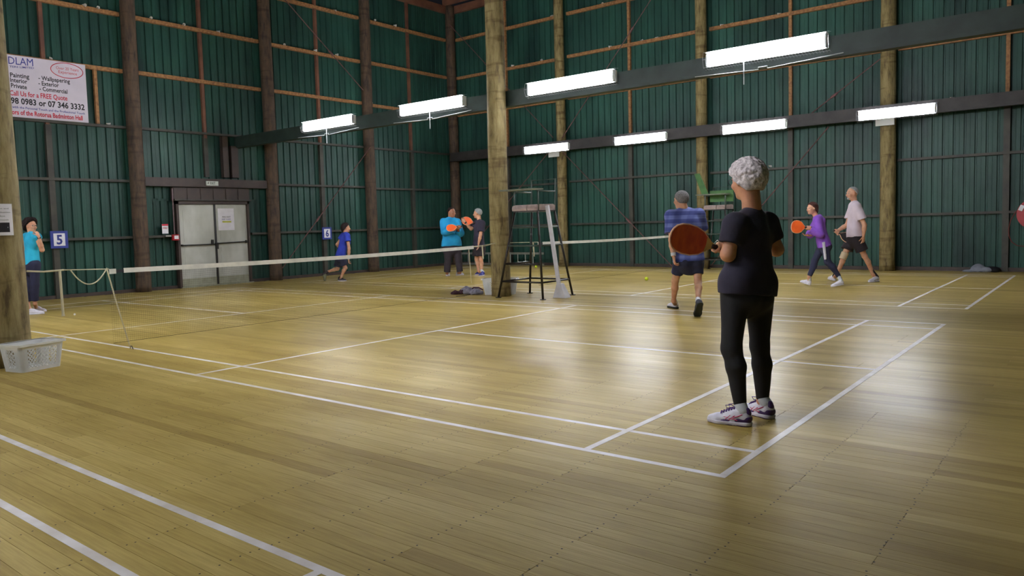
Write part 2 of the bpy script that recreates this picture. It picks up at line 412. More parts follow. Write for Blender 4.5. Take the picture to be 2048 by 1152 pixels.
# ---- floor: sub-floor, planks (nearest 300 single), the rest joined
floor = MB().box((XL - 0.05, YF, -0.14), (XR, YB + 0.05, -0.022)).build('floor', MT['subfloor'])
tag(floor, 'pale timber sports hall floor of narrow boards with white court lines', kind='structure')
PW, JO = 0.0829, 0.47
rows = int((YB - YF) / PW) + 1
planks = []
r2 = random.Random(5)
for i in range(rows):
    y0 = -0.241 + PW * 200 - i * PW
    y0 = YF + i * PW + (( -0.241 - YF) % PW)
    if y0 + PW > YB: break
    x = XL + r2.randint(-5, 0) * JO + (6.52 - XL) % JO
    while x < XR:
        ln = r2.choice((3, 4, 5, 6, 7, 8)) * JO
        a, b = max(x, XL), min(x + ln, XR)
        if b - a > 0.1: planks.append((a, b, y0, y0 + PW))
        x += ln
def seen_dist(p):
    cx = (p[0] + p[1]) / 2; cy = (p[2] + p[3]) / 2
    best = 1e9
    for t in (0.1, 0.5, 0.9):
        q = V(p[0] + (p[1] - p[0]) * t, cy, 0); d = q - CAM; z = d @ FW
        if z < 0.6: continue
        px = CX + FPX * (d @ RT) / z; py = CY - FPX * (d @ UP) / z
        if -60 < px < 2110 and py < 1230: best = min(best, z)
    return best
planks.sort(key=seen_dist)
def plank_geo(mb, p, dz):
    a, b, c, d = p; g = 0.0007; e = 0.0004
    vs = [(a + g, c + g, -0.02), (b - g, c + g, -0.02), (b - g, d - g, -0.02), (a + g, d - g, -0.02),
          (a + g, c + g, dz - e), (b - g, c + g, dz - e), (b - g, d - g, dz - e), (a + g, d - g, dz - e),
          (a + g + e, c + g + e, dz), (b - g - e, c + g + e, dz), (b - g - e, d - g - e, dz), (a + g + e, d - g - e, dz)]
    fs = [(8, 9, 10, 11)]
    for i in range(4):
        j = (i + 1) % 4
        fs += [(i, j, 4 + j, 4 + i), (4 + i, 4 + j, 8 + j, 8 + i)]
    mb.add(vs, fs)
def tint(o, vals):
    at = o.data.attributes.new('tint', 'FLOAT', 'POINT')
    at.data.foreach_set('value', np.array(vals, np.float32))
r3 = random.Random(9)
for p in planks[:300]:
    mb = MB(); plank_geo(mb, p, -r3.random() * 0.0003)
    o = mb.build('plank', MT['floor'], floor); tint(o, [min(1, max(0, r3.gauss(0.5, 0.2)))] * 12)
mb = MB(); tv = []
for p in planks[300:]:
    plank_geo(mb, p, -r3.random() * 0.0003); tv += [min(1, max(0, r3.gauss(0.5, 0.2)))] * 12
o = mb.build('distant_planks', MT['floor'], floor); tint(o, tv); tag(o, kind='stuff')
# nail heads, two per board on every joist
mb = MB()
ys = sorted({round(p[2], 4) for p in planks})
for y in ys:
    if y < -3.2 or y > 1.6: continue
    k = -12
    while True:
        x = 6.52 + k * JO; k += 1
        if x > XR - 0.3: break
        if x < -0.5: continue
        for f in (0.27, 0.73):
            if r3.random() < 0.12: continue
            cx, cy = x + r3.uniform(-0.007, 0.007), y + PW * f + r3.uniform(-0.006, 0.006)
            vs = [(cx + 0.0044 * math.cos(a * PI / 3), cy + 0.0044 * math.sin(a * PI / 3), 0.0004) for a in range(6)]
            mb.add(vs, [(0, 1, 2, 3, 4, 5)])
tag(mb.build('nail_heads', MT['nail'], floor), kind='stuff')
# ---- painted court lines
LW = 0.04
def line(x0, y0, x1, y1):
    z = 0.0006 if abs(x1 - x0) > abs(y1 - y0) else 0.0011
    MB().box((min(x0, x1), min(y0, y1), -0.001), (max(x0, x1), max(y0, y1), z)).build('court_line', MT['paint'], floor)
for Y0 in (-7.80, 0.0, 7.64):
    for y in (0.0, 0.457, 5.615, 6.05): line(-6.7, Y0 + y, 6.7, Y0 + y + LW)
    for s in (-1, 1):
        for x in (6.68, 5.922, 1.985):
            line(s * x - LW / 2, Y0 + (0.0401 if x > 6 else 0.0401), s * x + LW / 2, Y0 + 6.0499)
        line(s * 2.006, Y0 + 3.05, s * 6.659, Y0 + 3.09)

# ---- ribbed steel walls
def sheet_profile():
    out = []
    for k in range(4):
        b = k * 0.19
        out += [(b, 0), (b + 0.062, 0), (b + 0.067, -0.0018), (b + 0.077, -0.0018), (b + 0.082, 0), (b + 0.146, 0), (b + 0.155, -0.028), (b + 0.181, -0.028)]
    out.append((0.76, 0)); return out
def sheet_mesh(z0, z1):
    pr = sheet_profile(); n = len(pr)
    vs = [(u, d, z0) for u, d in pr] + [(u, d, z1) for u, d in pr]
    fs = [(i + 1, i, n + i, n + i + 1) for i in range(n - 1)]
    # short return fold so that a sheet has thickness
    vs += [(u, d - 0.002, z0) for u, d in pr] + [(u, d - 0.002, z1) for u, d in pr]
    fs += [(2 * n + i, 2 * n + i + 1, 3 * n + i + 1, 3 * n + i) for i in range(n - 1)]
    me = bpy.data.meshes.new('cladding_sheet'); me.from_pydata(vs, [], fs); me.update(); me.materials.append(MT['steel']); return me
SH = sheet_mesh(0.0, 7.95); SH_TOP = sheet_mesh(1.95, 7.95)
def wall(name, length, org, rz, label, door=None):
    """local x along wall, local +y into the room"""
    w_ = MB().box((-0.05, -0.12, 0), (length + 0.05, -0.05, 8.0)).build(name, MT['dark'])
    w_.location = org; w_.rotation_euler = (0, 0, rz); tag(w_, label, kind='structure')
    x = 0.0
    while x < length - 0.05:
        me = SH
        if door and x + 0.76 > door[0] and x < door[1]: me = SH_TOP
        s = bpy.data.objects.new('cladding_sheet', me); COL.objects.link(s); s.parent = w_; s.location = (x, 0, 0)
        x += 0.76
    return w_
# left wall: local x runs from the back corner towards -Y  (rz=-90deg): x_local = YB - y ; +y_local -> +X
WL = wall('wall_left', YB - YF, (XL, YB, 0), -PI / 2, 'dark green ribbed steel wall with the white double door', door=(YB - 7.18, YB - 5.42))
# back wall: local x runs towards -X (rz=180): x_local = XR - x ; +y_local -> -Y
WB = wall('wall_back', XR - XL, (XR, YB, 0), PI, 'green ribbed steel wall behind the far row of lamps')
WR = wall('wall_right', YB - YF, (XR, YF, 0), PI / 2, 'green ribbed steel wall on the right')
WF = wall('wall_front', XR - XL, (XL, YF, 0), 0, 'green ribbed steel wall behind the viewpoint')
# cladding beside the door opening (the two cut sheets leave gaps)
for y0, y1 in ((4.9, 5.40), (7.20, 7.60)):
    mb = MB(); pr = [(u, d) for u, d in sheet_profile() if u <= y1 - y0]
    n = len(pr); mb.add([(XL + d, y0 + u, 0) for u, d in pr] + [(XL + d, y0 + u, 2.0) for u, d in pr], [(i, i + 1, n + i + 1, n + i) for i in range(n - 1)])
    hold(mb.build('cladding_sheet', MT['steel']), WL)

def part(mb, name, material, root): return hold(mb.build(name, material), root)
def wallbox(root, side, name, m, a0, a1, z0, z1, d0, d1):
    """box on a wall: a = position along wall, z heights, d = distance into the room"""
    if side == 'L': lo, hi = (XL + d0, a0, z0), (XL + d1, a1, z1)
    elif side == 'B': lo, hi = (a0, YB - d1, z0), (a1, YB - d0, z1)
    elif side == 'R': lo, hi = (XR - d1, a0, z0), (XR - d0, a1, z1)
    else: lo, hi = (a0, YF + d0, z0), (a1, YF + d1, z1)
    return part(MB().box(lo, hi), name, m, root)
poleL = [-5.5, -2.15, 1.2, 4.53, 7.88, 11.1]
poleB = [-3.92, 0.21, 4.35, 8.5]
PR = 0.155
Gz = [1.17, 2.35, 3.47, 4.66, 5.80, 6.96]
jit = random.Random(3)
def spans(poles, lo, hi):
    ed = [lo] + [p for p in poles] + [hi]; return [(ed[i], ed[i + 1]) for i in range(len(ed) - 1)]
for root, side, poles, lo, hi in ((WL, 'L', poleL, YF, 14.6), (WB, 'B', poleB, -8.0, XR), (WR, 'R', [-5.5, -2.15, 1.2, 4.53, 7.88, 11.1], YF, YB), (WF, 'F', poleB, XL, XR)):
    for (a, b) in spans(poles, lo, hi):
        a0 = a + (PR * 0.95 if a != lo else 0.12); b0 = b - (PR * 0.95 if b != hi else 0.12)
        if side in 'RF': a0, b0 = a + (0.12 if a == lo else 0.0), b - (0.12 if b == hi else 0.0)
        for k, z in enumerate(Gz):
            dz = jit.uniform(-0.02, 0.02)
            if side == 'L' and k == 0 and a > 4 and a < 6:       # the door breaks the lowest girt
                wallbox(root, side, 'girt', MT['dark'], a0, 5.36, z - 0.025, z + 0.025, 0.002, 0.11)
                wallbox(root, side, 'girt', MT['dark'], 7.28, b0, z - 0.025, z + 0.025, 0.002, 0.11)
                continue
            if side == 'L' and k == 1 and a > 4 and a < 6: continue
            if k < 3 or (side == 'L' and k == 2): wallbox(root, side, 'girt', MT['dark'], a0, b0, z + dz - 0.026, z + dz + 0.026, 0.002, 0.11)
            else: wallbox(root, side, 'girt', MT['timber'], a0, b0, z + dz - 0.04, z + dz + 0.04, 0.002, 0.09)
        if side in 'LR': mids = [(a + b) / 2] if b - a > 2 else []
        else: mids = [(a + b) / 2] if b - a > 2 else []
        for mp_ in mids:
            doorbay = side == 'L' and 6 < mp_ < 6.5
            wallbox(root, side, 'stud', MT['timber'] if side in 'BF' else MT['timber_red'], mp_ - 0.035, mp_ + 0.035, 3.38, 7.9, 0.003, 0.075)
            if not doorbay: wallbox(root, side, 'stud', MT['dark'], mp_ - 0.055, mp_ + 0.055, 0.0, 3.42, 0.001, 0.09)
            else: wallbox(root, side, 'stud', MT['dark'], mp_ - 0.05, mp_ + 0.05, 2.5, 3.45, 0.001, 0.07)
    if side == 'L':
        wallbox(root, side, 'bottom_plate', MT['darkbrown'], lo, 5.36, 0, 0.07, 0, 0.06); wallbox(root, side, 'bottom_plate', MT['darkbrown'], 7.24, hi, 0, 0.07, 0, 0.06)
    else: wallbox(root, side, 'bottom_plate', MT['darkbrown'], lo, hi, 0, 0.08, 0, 0.06)
    wallbox(root, side, 'top_plate', MT['timber_red'], lo, hi, 7.78, 8.0, 0.0, 0.1)
# extra short stud beside the painted sign
wallbox(WL, 'L', 'stud', MT['timber'], 3.80, 3.86, 3.50, 4.63, 0.003, 0.075)

# ---- ceiling with rafters
ceiling = MB().box((XL - 0.1, YF - 0.1, 8.22), (XR + 0.1, YB + 0.1, 8.3)).build('ceiling', MT['ceil']); tag(ceiling, 'dark reddish ceiling high above the courts', kind='structure')
for i, y in enumerate(np.arange(YF + 0.6, YB, 1.2)):
    hold(MB().box((XL, y - 0.035, 8.0), (XR, y + 0.035, 8.22)).build('rafter', MT['timber_red']), ceiling)

# ---- log poles
def log_pole(x, y, r0, r1, h, m, label, group=None, seed=0, lean=(0, 0)):
    q = np.random.RandomState(seed); mb = MB(); nz, na = 46, 28
    ph = q.rand(6) * 6.28
    vs = []
    for i in range(nz + 1):
        z = h * i / nz; r = r0 + (r1 - r0) * i / nz
        bx = 0.006 * math.sin(z * 1.1 + ph[0]); by = 0.006 * math.sin(z * 0.9 + ph[1])
        for k in range(na):
            a = 2 * PI * k / na
            rr = r * (1 + 0.012 * math.sin(3 * a + ph[2] + z * 0.6) + 0.010 * math.sin(5 * a + ph[3] - z) + 0.006 * q.randn())
            if i == 0: rr *= 1.02
            vs.append((bx + lean[0] * z + rr * math.cos(a), by + lean[1] * z + rr * math.sin(a), z))
    fs = [(i * na + k, i * na + (k + 1) % na, (i + 1) * na + (k + 1) % na, (i + 1) * na + k) for i in range(nz) for k in range(na)]
    fs += [tuple(range(na - 1, -1, -1)), tuple(nz * na + k for k in range(na))]
    mb.add(vs, fs)
    o = mb.build('log_pole', m, None, True, (x, y, 0)); tag(o, label, 'pole', group); return o
P_near = log_pole(-0.02, 6.80, 0.164, 0.150, 8.1, MT['bark'], 'thick pale log pole beside the near umpire chair', seed=1)
P_left = log_pole(-0.15, -0.70, 0.206, 0.170, 8.1, MT['bark'], 'thick log pole at the left edge with a paper notice', seed=2, lean=(-0.0068, -0.0056))
log_pole(8.5, 6.76, 0.19, 0.178, 8.1, MT['bark'], 'thick log pole to the right of the middle court', seed=3)
names = ['front part of the left wall', 'front part of the left wall', 'left wall behind the woman in cyan', 'left wall just left of the double door', 'left wall just right of the double door', 'left wall behind the running woman in blue']
for i, y in enumerate(poleL):
    if i < 2: continue
    log_pole(-8.0, y, PR, PR * 0.93, 8.0, MT['bark_wall'], 'dark brown log pole built into the ' + names[i], seed=10 + i)
log_pole(-8.0, 14.63, PR, PR * 0.93, 8.0, MT['bark_wall'], 'dark log pole in the corner of the two green walls', seed=20)
nb = ['behind the near umpire chair', 'behind the green-boarded umpire chair', 'right of the white-shirted man', 'at the right end of the back wall']
for i, x in enumerate(poleB): log_pole(x, 14.56, (0.137, 0.138, 0.152, 0.152)[i], (0.13, 0.132, 0.146, 0.146)[i], 8.0, MT['bark'] if i else MT['bark'], 'log pole in back wall ' + nb[i], seed=30 + i)

# ---- lighting beams and lamps
def lighting_beam(y, face, x0, x1, m, label):
    o = MB().box((x0, y - 0.04, 3.24), (x1, y + 0.04, 3.47)).build('lighting_beam', m)
    hold(MB().box((x0, y - 0.07, 3.20), (x1, y + 0.07, 3.245)).build('flange', m), o)
    recenter(o, (x0, y, 3.24)); 
    for c in o.children: c.matrix_parent_inverse = wm(o).inverted()
    tag(o, label, 'beam'); return o
lighting_beam(7.02, -1, XL + 0.01, XR - 0.02, MT['beam'], 'dark green beam carrying the four near strip lamps')
lighting_beam(14.33, -1, XL + 0.3, XR - 0.02, MT['beam2'], 'dark brown beam carrying the far strip lamps along the back wall')
lighting_beam(-0.96, 1, XL + 0.01, XR - 0.02, MT['beam'], 'dark green beam over the near edge of the middle court')
def make_lamp():
    root = empty('strip_lamp')
    # local: x along lamp 0..1.55, -y towards viewer, z up
    h = MB(); h.box((0.0, -0.035, -0.085), (1.56, 0.0, 0.085)); h.add([(0.0, -0.035, -0.085), (1.56, -0.035, -0.085), (1.56, -0.07, -0.10), (0.0, -0.07, -0.10)], [(0, 1, 2, 3)]); h.add([(0, -0.035, 0.085), (1.56, -0.035, 0.085), (1.56, -0.115, 0.10), (0, -0.115, 0.10)], [(3, 2, 1, 0), (0, 1, 2, 3)])
    h.build('housing', MT['housing'], root)
    for z in (-0.048, 0.048):
        MB().tube([(0.035, -0.066, z), (1.525, -0.066, z)], 0.0225, 10).build('tube', MT['tube'], root, True)
    for x in (0.012, 1.53):
        MB().box((x, -0.095, -0.085), (x + 0.018, -0.035, 0.085)).build('lamp_holder', MT['housing'], root)
    g = MB()
    for x in np.linspace(-0.02, 1.58, 41):
        g.tube([(x, 0.0, 0.115), (x, -0.10, 0.105), (x, -0.13, 0.0), (x, -0.10, -0.105), (x, 0.0, -0.135)], 0.0012, 4)
    for y, z in ((-0.10, 0.105), (-0.13, 0.0), (-0.10, -0.105), (-0.04, -0.125)):
        g.tube([(-0.02, y, z), (1.58, y, z)], 0.0015, 4)
    g.build('wire_guard', MT['wire'], root)
    return root
lamp0 = make_lamp()
def place_lamp(x, y, z, rz, label, ln=1.0, first=[True]):
    r = lamp0 if first[0] else copy_tree(lamp0); first[0] = False
    r.location = (x, y, z); r.rotation_euler = (0, 0, rz); r.scale = (ln, 1, 1); tag(r, label, 'lamp', None); return r
ln = ['farthest to the left of the near row of strip lamps', 'second lamp from the left in the near row', 'lamp just right of the near log pole', 'largest and rightmost lamp of the near row']
lnX = [(-5.40, -3.77), (-2.44, -0.83), (0.56, 2.20), (3.64, 5.25)]
for i, (a, b) in enumerate(lnX):
    place_lamp(a, 6.975, 3.41, 0, 'lit white strip lamp, ' + ln[i], (b - a) / 1.56)
fn_ = ['leftmost of the far row, crossing a pole', 'second of the far row', 'third of the far row, above the white-haired woman', 'rightmost of the far row, crossing a lit pole']
for i, (a, b) in enumerate([(-4.95, -3.45), (-2.03, -0.56), (0.87, 2.36), (3.84, 5.29)]):
    place_lamp(a, 14.285, 3.29, 0, 'lit white strip lamp, ' + fn_[i], (b - a) / 1.56)
for i, a in enumerate((-5.8, -3.3, -0.9, 3.2)):
    place_lamp(a, -1.035, 3.35, 0, 'lit strip lamp over the near sideline, facing the viewpoint, ' + ('first', 'second', 'third', 'fourth')[i] + ' from the left')
for i, a in enumerate((-3.5, -0.6, 2.95, 5.4)):
    wd_ = ('first', 'second', 'third', 'fourth')[i]
    place_lamp(a, 7.095, 3.35, PI, 'lit strip lamp on the hidden far face of the near beam, %s from the left' % wd_)
    place_lamp(a, -0.885, 3.35, PI, 'lit strip lamp over the near sideline, facing the court, %s from the left' % wd_)
for i, a in enumerate((-5.0, -0.6, 3.7)):  # unseen lamps added behind the viewpoint to brighten surfaces facing it
    place_lamp(a, -8.5, 3.35, PI, 'added fill strip lamp, unseen behind the viewpoint, %s one' % ('left', 'middle', 'right')[i])
# white cover plates under two far lamps
for x, s in ((-4.17, 'leftmost'), (4.16, 'rightmost')):
    o = MB().bbox((0, 0, 0), (0.36, 0.02, 0.2), ch=0.004).build('cover_plate', MT['white'], None, False, (x + 0.19, 14.272, 3.145)); tag(o, 'white rectangular plate under the %s far lamp' % s, 'plate')
# wire and pull hooks beneath the near lamps
for i, (a, b) in enumerate(lnX):
    if i in (0, 1, 3):
        r = empty('hanging_wire', (0, 0, 0)); tag(r, 'thin white wire with pull hook under the near lamp ' + ('farthest left', 'second from left', '', 'farthest right')[i], 'wire')
        r.location = ((a + b) / 2, 6.87, 3.2)
        MB().tube([(-0.95, 0.0, 0.0), (-0.06, 0, -0.03), (-0.06, 0, 0.0), (0.06, 0, 0.0), (0.06, 0, -0.03), (1.0, 0, 0.02)], 0.005, 6).build('wire', MT['wire'], r)
        c0 = (a + b) / 2 if i != 3 else 4.19
        MB().tube([(c0 - (a + b) / 2, 0, 0.11), (c0 - (a + b) / 2, 0, -0.2)], 0.008, 6).build('pull_hook', MT['wire'], r)

# ---- posts and brackets at the far end of the near beam, above the door
dp = empty('beam_post', (-8.0, 6.65, 2.5)); tag(dp, 'dark timber post under the beam end above the door', 'post')
MB().box((-0.12, -0.07, 0.0), (0.0, 0.07, 0.95)).build('post', MT['darkbrown'], dp); MB().box((-0.12, 0.16, 0.0), (-0.02, 0.34, 0.74)).build('side_board', MT['darkbrown'], dp)

# ---- diagonal brace rods
def rod(pts, label, r=0.012):
    o = MB().tube(pts, r, 6).build('brace_rod', MT['rod']); recenter(o, pts[0]); tag(o, label, 'rod')
    if len(pts) > 1:
        a, b = np.array(pts[0]), np.array(pts[-1]); c = a + (b - a) * 0.62; d = nrm(b - a)
        hold(MB().tube([c - d * 0.1, c - d * 0.06, c + d * 0.06, c + d * 0.1], [0.012, 0.028, 0.028, 0.012], 8).build('turnbuckle', MT['rod']), o)
yb = 14.42
rod([(-3.78, yb, 3.17), (-0.55, yb, 0.04)], 'dark red diagonal brace rod descending right from the leftmost far lamp')
rod([(-4.30, yb, 3.17), (-7.5, yb, 0.3)], 'dark red diagonal brace rod descending left from the leftmost far lamp')
rod([(-3.80, yb, 3.55), (-0.25, yb, 7.65)], 'diagonal brace rod rising right above the leftmost far lamp')
rod([(-4.10, yb, 3.6), (-7.85, yb, 7.4)], 'diagonal brace rod rising left above the leftmost far lamp')
rod([(4.22, yb, 4.45), (2.75, yb, 3.42)], 'short brace rod above the rightmost far lamp')
rod([(3.2, yb, 3.15), (0.5, yb, 0.1)], 'diagonal brace rod descending left behind the white-haired woman')
rod([(-7.84, 11.0, 3.45), (-7.84, 7.95, 0.30)], 'diagonal brace rod crossing the left wall by the 6 board')
rod([(-7.93, 8.1, 7.2), (-7.93, 10.9, 5.0)], 'diagonal brace rod high on the left wall')

# ---- double door in the left wall
XD = -8.08
dr = empty('door_1', (XD, 6.30, 0)); tag(dr, 'white double door with black panic bars in the left wall', kind='structure')
fr = MB(); fr.box((-0.03, -0.93, 0), (0.07, -0.875, 1.95)); fr.box((-0.03, 0.86, 0), (0.07, 0.905, 1.95)); fr.box((-0.03, -0.93, 1.875), (0.07, 0.905, 1.95))
fr.build('frame', MT['darkbrown'], dr)
MB().box((-0.03, -0.9, 0), (0.10, 0.93, 0.02)).build('sill', MT['door_low'], dr)
def leaf(y0, y1):
    lf = MB().box((-0.02, y0, 0.022), (0.012, y1, 1.87)).build('door_leaf', MT['door'], dr)
    a, b = y0 + 0.09, y1 - 0.10
    for z0, z1 in ((1.02, 1.76), (0.77, 0.90), (0.24, 0.72)):
        p_ = MB()
        p_.add([(0.0122, a, z0), (0.0122, b, z0), (0.0122, b, z1), (0.0122, a, z1), (0.004, a + 0.012, z0 + 0.012), (0.004, b - 0.012, z0 + 0.012), (0.004, b - 0.012, z1 - 0.012), (0.004, a + 0.012, z1 - 0.012)],
               [(0, 1, 5, 4), (1, 2, 6, 5), (2, 3, 7, 6), (3, 0, 4, 7)])
        p_.box((0.010, a + 0.02, z0 + 0.02), (0.018, b - 0.02, z1 - 0.02))
        p_.build('door_panel', MT['door'], lf)
    MB().box((0.012, y0 + 0.005, 0.024), (0.018, y1 - 0.005, 0.2)).build('kick_plate', MT['door_low'], lf)
    return lf
l1 = leaf(-0.868, 0.028); l2 = leaf(0.04, 0.853)
MB().box((0.012, 0.0, 0.03), (0.03, 0.045, 1.87)).build('meeting_strip', MT['black'], dr)
pb = MB(); pb.tube([(0.06, -0.84, 0.955), (0.06, 0.0, 0.955)], 0.014, 8); pb.box((0.01, -0.84, 0.935), (0.07, -0.81, 0.975)); pb.box((0.01, -0.10, 0.95), (0.06, -0.055, 1.06)); pb.build('panic_bar', MT['black'], dr)
pb = MB(); pb.tube([(0.06, 0.03, 0.97), (0.06, 0.82, 0.985)], 0.014, 8); pb.box((0.01, 0.79, 0.955), (0.07, 0.835, 1.02)); pb.box((0.01, 0.0, 0.84), (0.06, 0.06, 0.99)); pb.build('panic_bar', MT['black'], dr)
nt_ = MB().box((0.0185, 0.10, 1.27), (0.0215, 0.52, 1.78)).build('notice', MT['paper'], dr); tag(nt_, 'white notice sheet with three coloured lines')
letter('FIRE EXIT', (0.0225, 0.21, 1.565), (0, 1, 0), (0, 0, 1), 0.22, 0.03, MT['ink_black'], nt_)
letter('KEEP CLEAR', (0.0225, 0.20, 1.515), (0, 1, 0), (0, 0, 1), 0.23, 0.025, MT['ink_blue'], nt_)
MB().box((0.0216, 0.21, 1.45), (0.0226, 0.44, 1.485)).build('yellow_strip', MT['ink_yellow'], nt_)
# dark board over the door, lintel
hd = empty('door_header', (XD, 6.3, 1.95)); tag(hd, 'dark brown boarded panel and lintel above the white double door', 'header')
MB().box((-0.06, -0.98, 0.0), (0.04, 0.95, 0.30)).build('header_board', MT['darkbrown'], hd)
for k in range(6): MB().box((0.04, -0.96 + k * 0.32, 0.03), (0.052, -0.96 + k * 0.32 + 0.30, 0.28)).build('board', MT['darkbrown'], hd)
MB().box((-0.05, -0.98, 0.0), (0.12, 0.95, 0.03)).build('drip_ledge', MT['dark'], hd)
MB().box((-0.05, -1.62, 0.31), (0.13, 1.40, 0.50)).build('lintel', MT['darkbrown'], hd)
ex = empty('exit_sign', (-7.93, 6.22, 2.30)); tag(ex, 'small white exit sign on the lintel above the double door', 'sign')
MB().bbox((0, 0, 0.045), (0.04, 0.30, 0.10), ch=0.006).build('sign_box', MT['exit'], ex)
letter('EXIT', (0.0215, -0.06, 0.02), (0, 1, 0), (0, 0, 1), 0.13, 0.055, MT['black'], ex)
MB().tube([(0, -0.11, 0.03), (0.022, -0.11, 0.03), (0.022, -0.10, 0.075)], 0.008, 6).build('running_figure', MT['black'], ex)
cd = MB().tube([(XD + 0.06, 5.30, 2.22), (XD + 0.06, 5.30, 1.2)], 0.014, 6).build('conduit', MT['conduit']); recenter(cd, (XD, 5.3, 1.2)); tag(cd, 'thin brown conduit running down to the red call point', 'pipe')
cp = empty('fire_call_point', (-7.97, 5.29, 1.14)); tag(cp, 'red fire call point left of the white double door', 'alarm')
MB().bbox((0, 0, 0), (0.06, 0.15, 0.13), ch=0.008).build('box', MT['red'], cp); MB().box((0.031, -0.04, -0.035), (0.034, 0.055, 0.04)).build('label_plate', MT['paper'], cp)
fs_ = empty('fire_notice', (-8.04, 5.10, 1.34)); tag(fs_, 'small red and white notice above the call point', 'sign')
MB().box((0, -0.07, -0.11), (0.006, 0.07, 0.10)).build('plate', MT['paper'], fs_); MB().box((0.0065, -0.07, 0.06), (0.008, 0.07, 0.10)).build('red_band', MT['ink_red'], fs_)
letter('FIRE', (0.0085, -0.05, -0.01), (0, 1, 0), (0, 0, 1), 0.1, 0.04, MT['ink_red'], fs_)
o = MB().box((0, 0, 0), (0.05, 0.13, 0.035)).build('door_stay', MT['alu'], None, False, (-8.03, 5.08, 1.16)); tag(o, 'small metal catch on the wall below the fire notice', 'catch')

# ---- painters' advertising board high on the left wall
XS = -7.99
bd = empty('advert_board', (XS, 2.9, 4.05)); tag(bd, "large white painting contractor's board high on the left wall", 'sign')
hold(MB().box((XS - 0.02, 1.75, 3.50), (XS, 3.60, 4.65)).build('board', MT['sign']), bd)
def sgn(s, p0, p1, hpx, m, bold=0.02):
    a = plane(p0[0], p0[1], 0, XS); b = plane(p1[0], p1[1], 0, XS); d = b - a
    o = letter(s, (XS + 0.002, a[1], a[2]), nrm(d), (0, 0, 1), float(np.linalg.norm(d)), hpx / 88.0, m, None, bold); hold(o, bd)
sgn('DLAM', (17, 127.5), (66.4, 132.5), 12, MT['ink_blue'], 0.0)
sgn('TERS LIMITED', (19, 134.8), (68, 138), 3.0, MT['ink_blue'], 0.01)
sgn('Painting', (20.3, 153.5), (58.6, 157.5), 7, MT['ink_black'])
sgn('Interior', (20.5, 163.5), (54.7, 167.5), 7, MT['ink_black'])
sgn('Private', (22, 174.5), (54, 178.7), 7, MT['ink_black'])
sgn('- Wallpapering', (77, 159.5), (140, 167), 7, MT['ink_black'])
sgn('- Exterior', (77, 170), (118, 174.8), 7, MT['ink_black'])
sgn('- Commercial', (79, 181), (135, 187.5), 7, MT['ink_black'])
sgn('Call Us for a FREE Quote', (19.5, 190), (135, 201.3), 8, MT['ink_red'])
sgn('98 0983 or 07 346 3332', (22, 206.2), (169.5, 220.2), 9.5, MT['ink_black'], 0.03)
sgn('with the Personal Touch and the Professional Touch', (24.5, 215.6), (169.5, 229.3), 3.6, MT['ink_blue'], 0.015)
sgn('ors of the Rotorua Badminton Hall', (24, 228), (165.6, 240.5), 7.5, MT['ink_red'], 0.03)
sgn('Over 20 Years', (112, 138.0), (157, 143.5), 5, MT['ink_red'], 0.0)
sgn('Experience', (117, 146.0), (154, 151.0), 5, MT['ink_red'], 0.0)
c = plane(134, 141.5, 0, XS); pts = [(XS + 0.002, c[1] + 0.30 * math.cos(a), c[2] + 0.145 * math.sin(a)) for a in np.linspace(0, 2 * PI, 33)[:-1]]
hold(MB().tube(pts, 0.007, 4, closed=True).build('oval_border', MT['ink_red']), bd)

# ---- court number boards
def number_board(s, y, z, label, w_, h_):
    r = empty('number_board', (-7.985, y, z)); tag(r, label, 'sign')
    MB().box((-0.02, -w_ / 2, -h_ / 2), (0, w_ / 2, h_ / 2)).build('board', MT['blue'], r)
    MB().box((0.0005, -w_ * 0.33, -h_ * 0.36), (0.004, w_ * 0.33, h_ * 0.36)).build('white_card', MT['paper'], r)
    letter(s, (0.0055, -w_ * 0.17, -h_ * 0.26), (0, 1, 0), (0, 0, 1), w_ * 0.34, h_ * 0.52, MT['blue'], r, 0.03)
number_board('5', 2.90, 1.17, 'blue-framed number board left of the double door, reading five', 0.32, 0.34)
number_board('6', 9.50, 1.12, 'blue-framed number board behind the running woman, reading six', 0.30, 0.32)

# ---- paper notice wrapped on the left log pole
PC = V(-0.15 - 0.0119, -0.70 - 0.0098)
va = math.atan2(CAM[1] - PC[1], CAM[0] - PC[0])           # direction of the viewer from the pole
RP = 0.209
def on_pole(u, v):                                         # u metres along the paper from its right edge, v height
    a = va + math.radians(40) - (np.asarray(u) / RP)
    return np.stack([PC[0] + (RP) * np.cos(a), PC[1] + RP * np.sin(a), np.asarray(v) + 0 * a], -1)
nb_ = MB(); n = 12
us = np.linspace(0, 0.215, n + 1)
A = on_pole(us, 1.245 + 0 * us); B = on_pole(us, 1.54 + 0 * us)
nb_.add(list(A) + list(B), [(i + 1, i, n + 1 + i, n + 2 + i) for i in range(n)])
npap = nb_.build('paper_notice', MT['paper']); tag(npap, 'white paper notice with a shuttlecock picture stuck to the left log pole', 'notice')
def on_pole_text(off, vz, dr_=0.0015):
    def f(u, v):
        # text runs left to right in view: u from left
        uu = off - u
        a = va + math.radians(40) - uu / RP
        R_ = RP + dr_
        return np.stack([PC[0] + R_ * np.cos(a), PC[1] + R_ * np.sin(a), vz + v], -1)
    return f
for s, z, wd in (('Broken and', 1.490, 0.14), ('Used Shuttles', 1.455, 0.17), ('In Box', 1.42, 0.075), ('underneath', 1.385, 0.13)):
    letter(s, None, None, None, wd, 0.012, MT['ink_black'], npap, 0.0, fn=on_pole_text(0.107 + wd / 2, z))
nb_ = MB(); us = np.linspace(0.035, 0.19, 9); dd = 0.001
